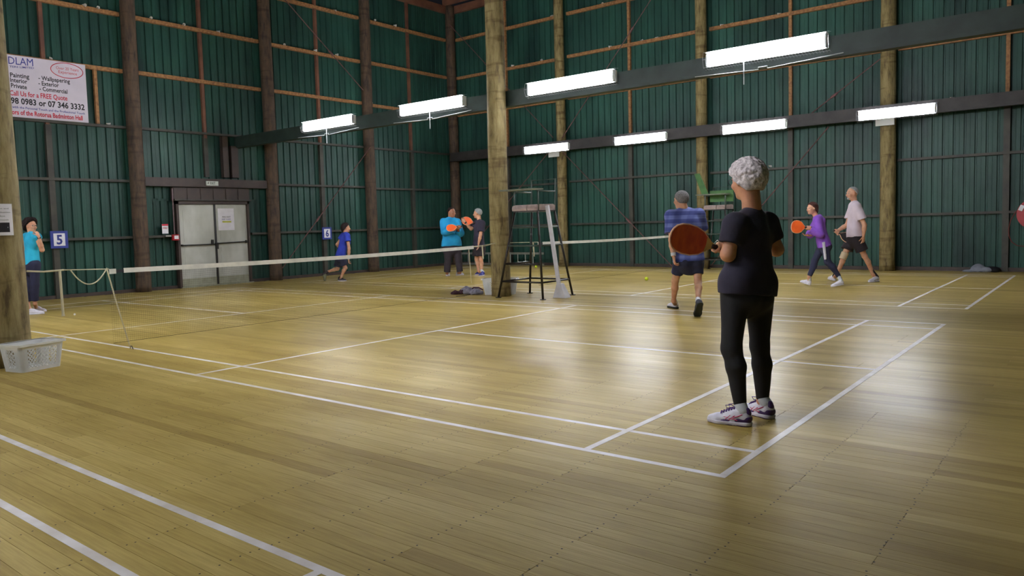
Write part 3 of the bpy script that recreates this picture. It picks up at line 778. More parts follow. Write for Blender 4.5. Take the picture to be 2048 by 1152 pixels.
def ring(us, z, dr_):
    a = va + math.radians(40) - us / RP
    return np.stack([PC[0] + (RP + dr_) * np.cos(a), PC[1] + (RP + dr_) * np.sin(a), z + 0 * a], -1)
A = ring(us, 1.275, dd); B = ring(us, 1.365, dd); nb_.add(list(A) + list(B), [(i + 1, i, 9 + i, 10 + i) for i in range(8)])
nb_.build('picture', MT['ink_black'], npap)
nb_ = MB()
for k in range(5):
    z0 = 1.32; z1 = 1.32 + (k - 2) * 0.016
    a0 = ring(np.array([0.05]), z0 - 0.004, 0.002)[0]; a1 = ring(np.array([0.05]), z0 + 0.004, 0.002)[0]; b0 = ring(np.array([0.165]), z1 - 0.007, 0.002)[0]; b1 = ring(np.array([0.165]), z1 + 0.007, 0.002)[0]
    nb_.add([a0, b0, b1, a1], [(0, 1, 2, 3), (3, 2, 1, 0)])
nb_.build('shuttlecock_picture', MT['paper'], npap)

# ---- shuttlecocks stranded on the girts
def make_shuttle():
    r = empty('shuttlecock')
    MB().add(*(lambda n=10: ([(0.013 * math.cos(2 * PI * k / n), 0.013 * math.sin(2 * PI * k / n), 0.022) for k in range(n)] + [(0.034 * math.cos(2 * PI * k / n) * (1.0 if k % 2 else 0.93), 0.034 * math.sin(2 * PI * k / n), 0.085) for k in range(n)],
                             [(k, (k + 1) % n, n + (k + 1) % n, n + k) for k in range(n)] + [(n + k, n + (k + 1) % n, (k + 1) % n, k) for k in range(n)]))()).build('feather_skirt', MT['feather'], r)
    MB().tube([(0, 0, 0.0), (0, 0, 0.004), (0, 0, 0.012), (0, 0, 0.024)], [0.006, 0.011, 0.0135, 0.0135], 10).build('cork', MT['cork'], r, True)
    return r
sh0 = make_shuttle(); first = [True]
def shuttle(side, px, py, zg, row):
    p = plane(px, py, 0, XL + 0.06) if side == 'L' else plane(px, py, 1, YB - 0.06)
    a = p[1] if side == 'L' else p[0]
    bays = poleL if side == 'L' else poleB
    if any(abs(a - q) < 0.2 for q in bays): a += 0.25
    bn = sum(a > q for q in bays)
    r = sh0 if first[0] else copy_tree(sh0); first[0] = False
    wl = 'left wall' if side == 'L' else 'back wall'
    r.location = ((XL + 0.045, a, zg + 0.05) if side == 'L' else (a, YB - 0.045, zg + 0.05))
    if zg < 3.6: r.location[2] = zg + 0.045
    t = jit.random() * 6.28
    r.rotation_euler = (1.75 * 1.0, 0, t) if True else (0, 0, 0)
    r.location[2] += 0.02
    bayname = {'L': ['front bay', 'front bay', 'bay behind left log pole', 'advert board bay', 'double door bay', 'running woman bay', 'corner bay'],
               'B': ['corner bay', 'bay left of middle pole', 'bay right of middle pole', 'rightmost bay', 'last bay']}[side][min(bn, 6 if side == 'L' else 4)]
    lb = 'white shuttlecock on the %s girt, %s, %s' % (row, wl, bayname)
    tag(r, lb, 'shuttlecock', 'shuttlecocks on the %s girt, %s, %s' % (row, wl, bayname))
for px, py in ((165, 12), (195, 16), (217, 20), (300, 40), (368, 52), (433, 66), (505, 81), (572, 93), (628, 105), (671, 115), (860, 157)): shuttle('L', px, py, Gz[4], 'second timber')
for px, py in ((667, 25), (707, 37), (750, 52), (788, 60)): shuttle('L', px, py, Gz[5], 'top timber')
for px, py in ((100, 118), (733, 205)): shuttle('L', px, py, Gz[3], 'lowest timber')
for px, py in ((213, 253),): shuttle('L', px, py, Gz[2], 'dark')
for px, py in ((1100, 32), (1203, 6), (1210, 5)): shuttle('B', px, py, Gz[5], 'top timber')
for px, py in ((1080, 130), (1028, 133), (1223, 93), (1280, 80), (1309, 75), (1447, 44), (1465, 40), (1562, 13)): shuttle('B', px, py, Gz[4], 'second timber')
for px, py in ((1192, 187), (1040, 212), (1068, 207), (1080, 205), (1711, 102), (1795, 90)): shuttle('B', px, py, Gz[3], 'lowest timber')
for px, py in ((1824, 201), (1900, 188)): shuttle('B', px, py, Gz[2], 'dark')
shuttle('B', 1537, 333, Gz[1], 'head-high dark')
byg = {}
for o in list(COL.objects):
    if o.get('category') == 'shuttlecock': byg.setdefault(o['group'], []).append(o)
for g_, L_ in byg.items():
    L_.sort(key=lambda o: o.location.y if 'left wall' in g_ else o.location.x)
    words = {1: [''], 2: ['left-hand', 'right-hand'], 3: ['leftmost', 'middle', 'rightmost'], 4: ['leftmost', 'second from left', 'second from right', 'rightmost']}[len(L_)] if len(L_) < 5 else None
    for i, o in enumerate(L_):
        if words and words[i]: o['label'] = words[i] + ' ' + o['label']
        o['group'] = 'shuttlecocks stranded on the wall girts'

# ================================================================== NETS
def make_net(Y0, Y1, X, z0, z1, label, near_gap=True):
    r = empty('court_net', (X, (Y0 + Y1) / 2, 0)); tag(r, label, 'net')
    n = 26; ys = np.linspace(Y0, Y1, n)
    zt = lambda y: z0 + (z1 - z0) * (y - Y0) / (Y1 - Y0) - 0.02 * (1 - ((y - (Y0 + Y1) / 2) / ((Y1 - Y0) / 2)) ** 2)
    mb = MB()
    for k in range(n - 1):
        a, b = ys[k], ys[k + 1]
        if k == 0 and near_gap:
            mb.box((X - 0.004, a, zt(a) - 0.055), (X + 0.004, a + 0.07, zt(a) - 0.003)); hold(mb.build('top_tape', MT['tape']), r); mb = MB(); a = a + 0.15
        for q in (0,):
            mb.add([(X - 0.004, a, zt(a)), (X - 0.004, b, zt(b)), (X - 0.004, b, zt(b) - 0.05), (X - 0.004, a, zt(a) - 0.05),
                    (X + 0.004, a, zt(a)), (X + 0.004, b, zt(b)), (X + 0.004, b, zt(b) - 0.05), (X + 0.004, a, zt(a) - 0.05)],
                   [(0, 1, 2, 3), (7, 6, 5, 4), (0, 4, 5, 1), (3, 2, 6, 7), (0, 3, 7, 4), (1, 5, 6, 2)])
    hold(mb.build('top_tape', MT['tape']), r)
    if near_gap:
        a, b = Y0 + 0.07, Y0 + 0.15
        hold(MB().box((X - 0.003, a, zt(b) - 0.045), (X + 0.003, b, zt(b) - 0.012)).build('label_patch', MT['ink_black']), r)
    g = MB(); t = 0.0005; zb = 0.10
    y = Y0
    while y < Y1:
        zz = zt(y) - 0.05; g.add([(X, y - t, zz), (X, y + t, zz), (X, y + t, zb), (X, y - t, zb)], [(0, 1, 2, 3)]); y += 0.022
    z = zb
    while z < min(z0, z1) - 0.06: g.add([(X, Y0, z - t), (X, Y1, z - t), (X, Y1, z + t), (X, Y0, z + t)], [(0, 1, 2, 3)]); z += 0.022
    o = hold(g.build('net_mesh', MT['netmesh']), r); tag(o, kind='stuff')
    hold(MB().tube([(X, Y0, zb), (X, Y1, zb)], 0.002, 4).build('bottom_cord', MT['netmesh']), r)
    return r
N1 = make_net(0.22, 6.02, 0.05, 0.875, 0.885, 'white-taped low net across the middle court, between the two log poles')
X = 0.05
def cord(pts, r, label, root, name='cord', m=None):
    return hold(MB().tube(pts, r, 6).build(name, m or MT['cord']), root)
rp = empty('net_rope', (X, -0.1, 0.9)); tag(rp, 'cream rope tying the net to the left log pole, with a sagging loop', 'rope')
cord([(X - 0.0, -0.55, 0.90), (X, -0.4, 0.885), (X, -0.22, 0.89)], 0.010, '', rp, 'twisted_end')
cord([(X, -0.22, 0.89), (X, 0.22, 0.872)], 0.006, '', rp, 'taut_rope')
cord([(X, -0.155 + 0.355 * t, 0.885 - 0.155 * (1 - (2 * t - 1) ** 2)) for t in np.linspace(0, 1, 15)], 0.0065, '', rp, 'sagging_loop')
cord([(X, -0.255, 0.89), (X, -0.25, 0.44)], 0.013, '', rp, 'hanging_tail')
MBx = MB().tube([(X, -0.25, 0.46), (X, -0.25, 0.435)], [0.013, 0.019], 8); hold(MBx.build('tail_knot', MT['cord']), rp)
rp2 = MB().tube([(X, 0.20, 0.865), (0.0, 0.30, 0.5), (-0.06, 0.44, 0.02)], 0.008, 6).build('tie_rope', MT['cord']); recenter(rp2, (-0.06, 0.44, 0)); tag(rp2, 'cream rope running from the near net corner down to the floor', 'rope')
hk = MB().tube([(-0.06, 0.44, 0.0), (-0.05, 0.44, 0.03), (-0.02, 0.44, 0.03), (0.0, 0.44, 0.005), (0.03, 0.43, 0.004)], 0.006, 6).build('hook', MT['metal']); recenter(hk, (-0.06, 0.44, 0)); tag(hk, 'small metal hook on the sideline holding the tie rope', 'hook')
rp3 = empty('net_rope', (X, 6.3, 0.88)); tag(rp3, 'rope tying the net to the near log pole beside the umpire chair', 'rope')
cord([(X, 6.02, 0.875), (X, 6.3, 0.885), (X, 6.58, 0.905)], 0.006, '', rp3, 'taut_rope'); cord([(X, 6.02, 0.868), (X, 6.25, 0.862), (X, 6.5, 0.895)], 0.005, '', rp3, 'second_rope')
cord([(X, 6.24, 0.88), (X, 6.255, 0.66)], 0.012, '', rp3, 'hanging_tail')
cord([(X, 5.90, 0.83), (X, 5.94, 0.28)], 0.006, '', rp3, 'thin_cord')
N2 = make_net(7.80, 13.6, 0.05, 0.885, 0.86, 'white-taped low net across the far court, behind the umpire chair', True)
rp4 = empty('net_rope', (X, 7.4, 0.88)); tag(rp4, 'rope between the near log pole and the far court net', 'rope')
cord([(X, 6.96, 0.90), (X, 7.8, 0.882)], 0.006, '', rp4, 'taut_rope'); cord([(X, 7.66, 0.88), (X, 7.68, 0.63)], 0.012, '', rp4, 'hanging_tail')

rp5 = empty('net_rope', (X, 14.0, 0.86)); tag(rp5, 'rope tying the far court net to the back wall pole', 'rope')
cord([(X, 13.6, 0.855), (X + 0.08, 14.41, 0.87)], 0.006, '', rp5, 'taut_rope')
# ================================================================== UMPIRE CHAIRS
def umpire_chair():
    r = empty('umpire_chair', (0, 0, 0))
    B = [(-0.46, -0.43), (-0.44, 0.43), (0.45, -0.43), (0.45, 0.43)]
    T = [(-0.23, -0.22), (-0.24, 0.27), (0.24, -0.22), (0.23, 0.27)]
    H = 1.42
    P = lambda k, z: V(B[k][0] + (T[k][0] - B[k][0]) * z / H, B[k][1] + (T[k][1] - B[k][1]) * z / H, z)
    for k in range(4):
        l = MB().tube([P(k, 0.01), P(k, H)], 0.019, 8).build('leg', MT['brown_steel'], r, True)
        MB().tube([(B[k][0], B[k][1], 0.0), (B[k][0], B[k][1], 0.012)], 0.05, 12).build('foot_plate', MT['brown_steel'], l)
    for z, prs in ((0.27, ((0, 2), (2, 3), (3, 1), (1, 0))), (0.56, ((0, 2), (1, 0))), (0.86, ((0, 2), (2, 3))), (1.16, ((0, 2), (1, 0), (2, 3)))):
        for a, b in prs: MB().tube([P(a, z), P(b, z)], 0.015, 8).build('rung', MT['brown_steel'] if z < 0.8 else MT['green_steel'], r, True)
    # seat: padded slab with rounded edges
    s = MB(); 
    for (x0, x1) in ((-0.25, 0.045), (0.06, 0.25)):
        prof = [(-0.26, 0.02), (-0.27, 0.055), (-0.255, 0.10), (-0.2, 0.118), (0.2, 0.125), (0.26, 0.105), (0.275, 0.06), (0.265, 0.02)]
        vs = [(x0, y, H + z - 0.01) for y, z in prof] + [(x1, y, H + z - 0.01) for y, z in prof]; n = len(prof)
        s.add(vs, [tuple(range(n)), tuple(range(2 * n - 1, n - 1, -1))] + [(i, i + n, (i + 1) % n + n, (i + 1) % n) for i in range(n)])
    s.build('seat_cushion', MT['seat'], r)
    MB().box((-0.24, -0.25, H - 0.01), (0.25, 0.27, H + 0.012)).build('seat_board', MT['brown_steel'], r)
    # arm posts, desk
    for k, x in ((0, -0.24), (2, 0.245)):
        MB().tube([(x, -0.21, H), (x, -0.21, 1.74)], 0.013, 8).build('arm_post', MT['green_steel'], r, True)
    for x in (-0.25, 0.245):
        MB().tube([(x, -0.24, 1.745), (x, 0.27, 1.745)], 0.012, 8).build('arm_rest', MT['green_steel'], r, True)
    MB().box((-0.36, -0.47, 1.757), (0.36, -0.22, 1.78)).build('writing_desk', MT['desk'], r)
    # back loop
    MB().tube([(-0.25, 0.27, H), (-0.25, 0.30, 1.95), (0.24, 0.30, 1.95), (0.24, 0.27, H)], 0.016, 8).build('back_loop', MT['green_steel'], r)
    return r
ch1 = umpire_chair(); ch1.location = (0.61, 6.93, 0); tag(ch1, 'tall black umpire chair with worn pink-grey seat beside the near log pole', 'chair')
ch2 = copy_tree(ch1); ch2.location = (0.93, 13.82, 0); tag(ch2, 'tall umpire chair with green boards at the far net, partly hidden by the white-haired woman', 'chair')
g1 = MB().add([(-0.55, -0.1, 2.28), (-0.42, -0.1, 2.28), (-0.20, -0.1, 1.77), (-0.36, -0.1, 1.77), (-0.55, -0.08, 2.28), (-0.42, -0.08, 2.28), (-0.20, -0.08, 1.77), (-0.36, -0.08, 1.77)], [(0, 3, 2, 1), (4, 5, 6, 7), (0, 1, 5, 4), (2, 3, 7, 6), (1, 2, 6, 5), (3, 0, 4, 7)]).build('sloping_board', MT['green_board'], ch2)
MB().box((-0.16, -0.12, 1.60), (0.40, -0.10, 1.86)).build('green_panel', MT['green_board'], ch2)
# leaning white post with a triangular foot
wp = empty('net_post', (1.17, 6.93, 0)); tag(wp, 'white post with a triangular foot leaning against the near umpire chair', 'post')
a = plane(1128, 592, 1, 6.86); b = plane(1091.5, 411, 1, 6.86)
hold(MB().beam((1.145, 6.86, 0.10), (b[0], 6.90, b[2]), 0.065, 0.03, (0, 1, 0)).build('post', MT['post']), wp)
ft = MB(); A0 = [(1.03, 0.004), (1.27, 0.004), (1.19, 0.24), (1.11, 0.24)]
ft.add([(x, 6.82, z) for x, z in A0] + [(x, 6.99 - z * 0.35, z) for x, z in A0], [(0, 1, 2, 3), (7, 6, 5, 4), (0, 4, 5, 1), (1, 5, 6, 2), (2, 6, 7, 3), (3, 7, 4, 0)])
hold(ft.build('triangular_foot', MT['post']), wp)
# ================================================================== BASKETS
def basket(name, L_, W_, H_, label, loc, rz):
    r = empty(name, loc, rz); tag(r, label, 'basket')
    tp = 0.86
    def prof(sx, sy, z, n=6, rad=0.035):
        pts = []
        for cx, cy, a0 in ((1, 1, 0), (-1, 1, 90), (-1, -1, 180), (1, -1, 270)):
            for k in range(n):
                a = math.radians(a0 + 90 * k / (n - 1)); pts.append((cx * (sx - rad) + rad * math.cos(a), cy * (sy - rad) + rad * math.sin(a), z))
        return pts
    lv = [(0.0, tp, 0), (0.30, tp + 0.04, 0.0), (1.0, 1.0, 0)]
    base = MB()
    o1 = prof(L_ / 2 * tp, W_ / 2 * tp, 0.004); i1 = prof(L_ / 2 * tp - 0.003, W_ / 2 * tp - 0.003, 0.009)
    base.add(o1, [tuple(range(len(o1) - 1, -1, -1))]); base.add(i1, [tuple(range(len(i1)))])
    base.build('bottom', MT['plastic'], r)
    # walls: frame bands + diagonal lattice on every side
    wl = MB(); n = len(o1)
    def pt(i, t, off=0.0):
        s = tp + (1 - tp) * t; p = prof(L_ / 2 * s + off, W_ / 2 * s + off, H_ * t)[i % n]; return p
    for t0, t1 in ((0.0, 0.13), (0.80, 0.97)):
        vs = [pt(i, t0) for i in range(n)] + [pt(i, t1) for i in range(n)] + [pt(i, t0, -0.003) for i in range(n)] + [pt(i, t1, -0.003) for i in range(n)]
        fs = [(i, (i + 1) % n, n + (i + 1) % n, n + i) for i in range(n)] + [(3 * n + i, 3 * n + (i + 1) % n, 2 * n + (i + 1) % n, 2 * n + i) for i in range(n)]
        fs += [(n + i, n + (i + 1) % n, 3 * n + (i + 1) % n, 3 * n + i) for i in range(n)]
        wl.add(vs, fs)
    for i in range(n):                       # rounded corner posts
        if (i % 6) != 5:
            wl.add([pt(i, 0.1), pt(i + 1, 0.1), pt(i + 1, 0.85), pt(i, 0.85)], [(0, 1, 2, 3), (3, 2, 1, 0)])
    wl.build('shell', MT['plastic'], r)
    la = MB()
    for side in range(4):
        i = side * 6 + 5; j = (side * 6 + 6) % n
        def q(u, t, off=-0.001):
            a = np.array(pt(i, t, off)); b = np.array(pt(j, t, off)); return a + (b - a) * u
        wlen = np.linalg.norm(q(1, .5) - q(0, .5)); m_ = 0.10 if wlen > 0.3 else 0.24; K = int(wlen * (1 - 2 * m_) / 0.035) + 1
        for u0, u1 in ((0.0, m_), (1 - m_, 1.0)):
            la.add([q(u0, 0.12), q(u1, 0.12), q(u1, 0.82), q(u0, 0.82)], [(0, 1, 2, 3), (3, 2, 1, 0)])
        for k in range(-4, K + 4):
            for sg in (1, -1):
                ua = m_ + (1 - 2 * m_) * k / K; seg = []
                for t in np.linspace(0.13, 0.80, 6):
                    u = ua + sg * (t - 0.13) * H_ * 0.9 / wlen
                    if m_ <= u <= 1 - m_: seg.append(q(u, t))
                if len(seg) > 1: la.tube(seg, 0.0038, 4, cap=False)
    la.build('lattice_sides', MT['plastic'], r)
    rim = MB(); sc = 1.0
    a_ = prof(L_ / 2 + 0.018, W_ / 2 + 0.018, H_); b_ = prof(L_ / 2 - 0.003, W_ / 2 - 0.003, H_); c_ = prof(L_ / 2 + 0.018, W_ / 2 + 0.018, H_ - 0.02)
    rim.add(a_ + b_ + c_, [(i, (i + 1) % n, n + (i + 1) % n, n + i) for i in range(n)] + [(2 * n + i, 2 * n + (i + 1) % n, (i + 1) % n, i) for i in range(n)])
    rim.build('rim', MT['plastic'], r)
    return r
basket('laundry_basket', 0.44, 0.31, 0.255, 'white lattice plastic basket in front of the left log pole', (0.305, -0.64, 0), math.atan2(0.97, -0.24))
basket('laundry_basket', 0.60, 0.30, 0.28, 'white plastic basket standing behind the near log pole', (-0.235, 7.04, 0), math.atan2(0.496, 0.868))
# ================================================================== LADDER on its side
ld = empty('ladder', (-6.0, 14.28, 0)); tag(ld, 'aluminium ladder lying on its side along the back wall', 'ladder')
for z in (0.05, 0.37): hold(MB().box((-7.6, 14.255, z - 0.03), (-4.40, 14.285, z + 0.03)).build('rail', MT['alu']), ld)
x = -7.5
while x < -4.42: hold(MB().tube([(x, 14.27, 0.06), (x, 14.27, 0.36)], 0.016, 8).build('rung', MT['alu']), ld); x += 0.272
# ================================================================== HOSE REEL
hr = empty('hose_reel', (6.93, 14.55, 1.05)); tag(hr, 'red fire hose reel at the right edge of the back wall', 'hose reel')
def disc(cx, cz, r_, y0, y1, m, name, n=32, hole=0):
    mb = MB(); a = [(cx + r_ * math.cos(2 * PI * k / n), y0, cz + r_ * math.sin(2 * PI * k / n)) for k in range(n)]; b = [(p[0], y1, p[2]) for p in a]
    mb.add(a + b, [tuple(range(n)), tuple(range(2 * n - 1, n - 1, -1))] + [(k, n + k, n + (k + 1) % n, (k + 1) % n) for k in range(n)]); return mb.build(name, m, hr)
disc(0, 0.08, 0.30, -0.16, -0.145, MT['red'], 'front_disc'); disc(0, 0.08, 0.30, 0.0, 0.015, MT['red'], 'back_disc'); disc(0, 0.08, 0.12, -0.20, 0.2, MT['red'], 'hub')
pts = []
for k in range(5 * 24): a = 2 * PI * k / 24; pts.append((0.24 * math.cos(a), -0.13 + 0.024 * k / 24, 0.08 + 0.24 * math.sin(a)))
MB().tube(pts, 0.014, 6).build('coiled_hose', MT['hose'], hr)
MB().tube([(-0.12, -0.15, 0.30), (-0.24, -0.15, 0.22), (-0.33, -0.15, 0.1), (-0.39, -0.145, -0.03), (-0.42, -0.14, -0.18), (-0.415, -0.14, -0.33), (-0.37, -0.14, -0.45), (-0.28, -0.14, -0.52), (-0.15, -0.14, -0.54), (0.1, -0.14, -0.53)], 0.009, 6).build('hose_loop', MT['hose'], hr)
MB().beam((-0.245, -0.166, 0.15), (-0.20, -0.166, 0.25), 0.01, 0.07, (1, 0, 0)).build('white_label', MT['paper'], hr)
# ================================================================== SMALL THINGS ON THE FLOOR
def sphere_obj(name, p, r, m, label, cat, n=16):
    mb = MB(); vs = []; fs = []
    for i in range(1, n // 2):
        t = PI * i / (n // 2)
        for k in range(n): vs.append((r * math.sin(t) * math.cos(2 * PI * k / n), r * math.sin(t) * math.sin(2 * PI * k / n), r * math.cos(t)))
    R_ = n // 2 - 1
    for i in range(R_ - 1):
        for k in range(n): fs.append((i * n + k, i * n + n + k, i * n + n + (k + 1) % n, i * n + (k + 1) % n))
    vs += [(0, 0, r), (0, 0, -r)]
    for k in range(n): fs.append((len(vs) - 2, k, (k + 1) % n)); fs.append((len(vs) - 1, (R_ - 1) * n + (k + 1) % n, (R_ - 1) * n + k))
    mb.add(vs, fs); o = mb.build(name, m, None, True, p); tag(o, label, cat); return o
sphere_obj('ball', (0.75, 10.57, 0.038), 0.038, MT['ball'], 'yellow-green ball on the floor of the far court', 'ball')
sphere_obj('ball', (-4.2, 13.6, 0.038), 0.038, MT['ball'], 'yellow-green ball seen through the umpire chair, near the ladder', 'ball')
sphere_obj('ball', (-4.33, 1.62, 0.02), 0.018, MT['feather'], 'tiny white shuttlecock end on the floor beyond the near net', 'ball', 8)
# ================================================================== IMPLICIT SURFACES FOR BODIES AND CLOTH
def orth(n):
    n = nrm(n); a = V(0, 0, 1) if abs(n[2]) < 0.9 else V(1, 0, 0)
    x = nrm(np.cross(a, n)); return x, np.cross(n, x), n
class Prims:
    def __init__(s): s.p = []
    def cone(s, a, b, ra, rb, n=None, flat=1.0, k=0.02, ca=False, cb=False):
        s.p.append(('c', V(*a), V(*b), ra, rb, None if n is None else nrm(n), flat, k, ca, cb)); return s
    def ell(s, c, r, ax=None, k=0.02):
        s.p.append(('e', V(*c), V(*r), np.eye(3) if ax is None else np.array(ax), k)); return s
    def box(s, c, h, ax, rd=0.005, k=0.004): s.p.append(('b', V(*c), V(*h), np.array(ax), rd, k)); return s
    def sub_plane(s, p, n, c=None, rad=None): s.p.append(('p', V(*p), nrm(n), c, rad)); return s
    def sub_ell(s, c, r, ax=None): s.p.append(('se', V(*c), V(*r), np.eye(3) if ax is None else np.array(ax))); return s
    def bound(s):
        lo = np.full(3, 1e9); hi = -lo
        for q in s.p:
            if q[0] == 'c':
                for c, r in ((q[1], q[3]), (q[2], q[4])): lo = np.minimum(lo, c - r); hi = np.maximum(hi, c + r)
            elif q[0] in 'eb' and q[0] != 'se':
                r = np.linalg.norm(q[2]) if q[0] == 'b' else np.sqrt(((q[3] * q[2][:, None]) ** 2).sum(0)); lo = np.minimum(lo, q[1] - r); hi = np.maximum(hi, q[1] + r)
        return lo, hi
    def field(s, h):
        lo, hi = s.bound(); lo = lo - 3 * h - 0.004; n = np.ceil((hi - lo + 3 * h + 0.004) / h).astype(int) + 1
        ax = [lo[i] + h * np.arange(n[i]) for i in range(3)]
        F = np.full(tuple(n), 0.2, np.float32)
        def sl(c_lo, c_hi):
            i0 = np.clip(np.floor((c_lo - lo) / h).astype(int), 0, n - 1); i1 = np.clip(np.ceil((c_hi - lo) / h).astype(int) + 1, 1, n)
            S = tuple(slice(a, b) for a, b in zip(i0, i1))
            return S, [ax[i][S[i]].astype(np.float32) for i in range(3)]
        for q in s.p:
            if q[0] == 'c':
                _, a, b, ra, rb, nn, fl, k, ca, cb = q; m_ = max(ra, rb) + k + 2.5 * h
                S, (x, y, z) = sl(np.minimum(a, b) - m_, np.maximum(a, b) + m_)
                X_ = x[:, None, None] - a[0]; Y_ = y[None, :, None] - a[1]; Z_ = z[None, None, :] - a[2]
                d = b - a; L2 = d @ d + 1e-12
                tt = (X_ * d[0] + Y_ * d[1] + Z_ * d[2]) / L2; t = np.clip(tt, 0, 1)
                qx = X_ - t * d[0]; qy = Y_ - t * d[1]; qz = Z_ - t * d[2]
                q2 = qx * qx + qy * qy + qz * qz
                if nn is not None and fl != 1.0:
                    qn = qx * nn[0] + qy * nn[1] + qz * nn[2]; q2 = q2 + (1 / fl ** 2 - 1) * qn * qn
                D = np.sqrt(q2) - (ra + (rb - ra) * t)
                L_ = math.sqrt(L2)
                if ca: D = np.maximum(D, -tt * L_)
                if cb: D = np.maximum(D, (tt - 1) * L_)
            elif q[0] == 'e':
                _, c, r, A, k = q; m_ = r.max() + k + 2.5 * h
                S, (x, y, z) = sl(c - m_, c + m_)
                X_ = x[:, None, None] - c[0]; Y_ = y[None, :, None] - c[1]; Z_ = z[None, None, :] - c[2]
                k0 = 0; k1 = 0
                for i in range(3):
                    e_ = X_ * A[i][0] + Y_ * A[i][1] + Z_ * A[i][2]; k0 = k0 + (e_ / r[i]) ** 2; k1 = k1 + (e_ / r[i] ** 2) ** 2
                k0 = np.sqrt(k0); D = k0 * (k0 - 1) / (np.sqrt(k1) + 1e-6)
                D = np.where(k0 < 0.05, -r.min(), D)
            elif q[0] == 'b':
                _, c, hh, A, rd, k = q; m_ = np.linalg.norm(hh) + k + 2.5 * h
                S, (x, y, z) = sl(c - m_, c + m_)
                X_ = x[:, None, None] - c[0]; Y_ = y[None, :, None] - c[1]; Z_ = z[None, None, :] - c[2]
                o2 = 0; mx = -1e9
                for i in range(3):
                    e_ = np.abs(X_ * A[i][0] + Y_ * A[i][1] + Z_ * A[i][2]) - (hh[i] - rd); o2 = o2 + np.maximum(e_, 0) ** 2; mx = np.maximum(mx, e_)
                D = np.sqrt(o2) + np.minimum(mx, 0) - rd
            elif q[0] == 'p':
                _, p_, nn, c, rad = q
                if c is None: S, (x, y, z) = sl(lo, lo + n * h)
                else: S, (x, y, z) = sl(V(*c) - rad, V(*c) + rad)
                D = (x[:, None, None] - p_[0]) * nn[0] + (y[None, :, None] - p_[1]) * nn[1] + (z[None, None, :] - p_[2]) * nn[2]
                F[S] = np.maximum(F[S], D); continue
            elif q[0] == 'se':
                _, c, r, A = q; m_ = r.max() + 2.5 * h
                S, (x, y, z) = sl(c - m_, c + m_)
                X_ = x[:, None, None] - c[0]; Y_ = y[None, :, None] - c[1]; Z_ = z[None, None, :] - c[2]
                k0 = 0; k1 = 0
                for i in range(3):
                    e_ = X_ * A[i][0] + Y_ * A[i][1] + Z_ * A[i][2]; k0 = k0 + (e_ / r[i]) ** 2; k1 = k1 + (e_ / r[i] ** 2) ** 2
                k0 = np.sqrt(k0); D = k0 * (k0 - 1) / (np.sqrt(k1) + 1e-6)
                F[S] = np.maximum(F[S], -D); continue
            G = F[S]
            if k > 1e-5:
                hq = np.maximum(k - np.abs(G - D), 0) / k; F[S] = np.minimum(G, D) - hq * hq * k * 0.25
            else: F[S] = np.minimum(G, D)
        return F, lo, h
    def mesh(s, h, disp=None, smooth=1):
        F, lo, h = s.field(h)
        if disp is not None:
            x, y, z = np.meshgrid(*[lo[i] + h * np.arange(F.shape[i]) for i in range(3)], indexing='ij')
            F = F + disp(x, y, z).astype(np.float32)
        F[0] = F[-1] = 0.2; F[:, 0] = F[:, -1] = 0.2; F[:, :, 0] = F[:, :, -1] = 0.2
        return nets(F, lo, h, smooth)
def nets(F, lo, h, smooth=1):
    ins = F < 0
    nx, ny, nz = F.shape
    c = [ins[i:nx - 1 + i, j:ny - 1 + j, k:nz - 1 + k] for i in (0, 1) for j in (0, 1) for k in (0, 1)]
    sm = sum(a.astype(np.int8) for a in c); act = (sm > 0) & (sm < 8)
    I, J, K = np.nonzero(act); nv = len(I)
    if nv == 0: return np.zeros((0, 3)), np.zeros((0, 4), int)
    idx = np.full(act.shape, -1, np.int64); idx[I, J, K] = np.arange(nv)
    acc = np.zeros((nv, 3)); cnt = np.zeros(nv)
    co = [(i, j, k) for i in (0, 1) for j in (0, 1) for k in (0, 1)]
    val = [F[I + i, J + j, K + k] for i, j, k in co]
    for a in range(8):
        for b in range(a + 1, 8):
            da = np.array(co[b]) - np.array(co[a])
            if np.abs(da).sum() != 1: continue
            va_, vb = val[a], val[b]; m_ = (va_ < 0) != (vb < 0)
            t = np.where(m_, va_ / (va_ - vb + 1e-20), 0)
            acc += np.where(m_[:, None], np.array(co[a])[None] + t[:, None] * da[None], 0); cnt += m_
    P = (np.stack([I, J, K], 1) + acc / cnt[:, None])
    quads = []
    for axis in range(3):
        A = [slice(None)] * 3; B = [slice(None)] * 3
        A[axis] = slice(0, -1); B[axis] = slice(1, None)
        s0 = ins[tuple(A)]; s1 = ins[tuple(B)]; ch = s0 != s1
        o1, o2 = [(1, 2), (2, 0), (0, 1)][axis]
        E = np.nonzero(ch); E = np.stack(E, 1)
        ok = (E[:, o1] > 0) & (E[:, o2] > 0) & (E[:, o1] < F.shape[o1] - 1) & (E[:, o2] < F.shape[o2] - 1); E = E[ok]
        fl = s0[tuple(E.T)]
        def g(d1, d2):
            Q = E.copy(); Q[:, o1] -= d1; Q[:, o2] -= d2; return idx[Q[:, 0], Q[:, 1], Q[:, 2]]
        q = np.stack([g(1, 1), g(0, 1), g(0, 0), g(1, 0)], 1)
        q = np.where(fl[:, None], q, q[:, ::-1]); quads.append(q)
    Q = np.concatenate(quads)
    # light smoothing keeps the surface even
    for _ in range(smooth):
        S = np.zeros_like(P); n_ = np.zeros(nv)
        for a in range(4):
            np.add.at(S, Q[:, a], P[Q[:, (a + 1) % 4]]); np.add.at(n_, Q[:, a], 1)
            np.add.at(S, Q[:, a], P[Q[:, (a + 3) % 4]]); np.add.at(n_, Q[:, a], 1)
        P = 0.5 * P + 0.5 * S / n_[:, None]
    return P * h + lo, Q
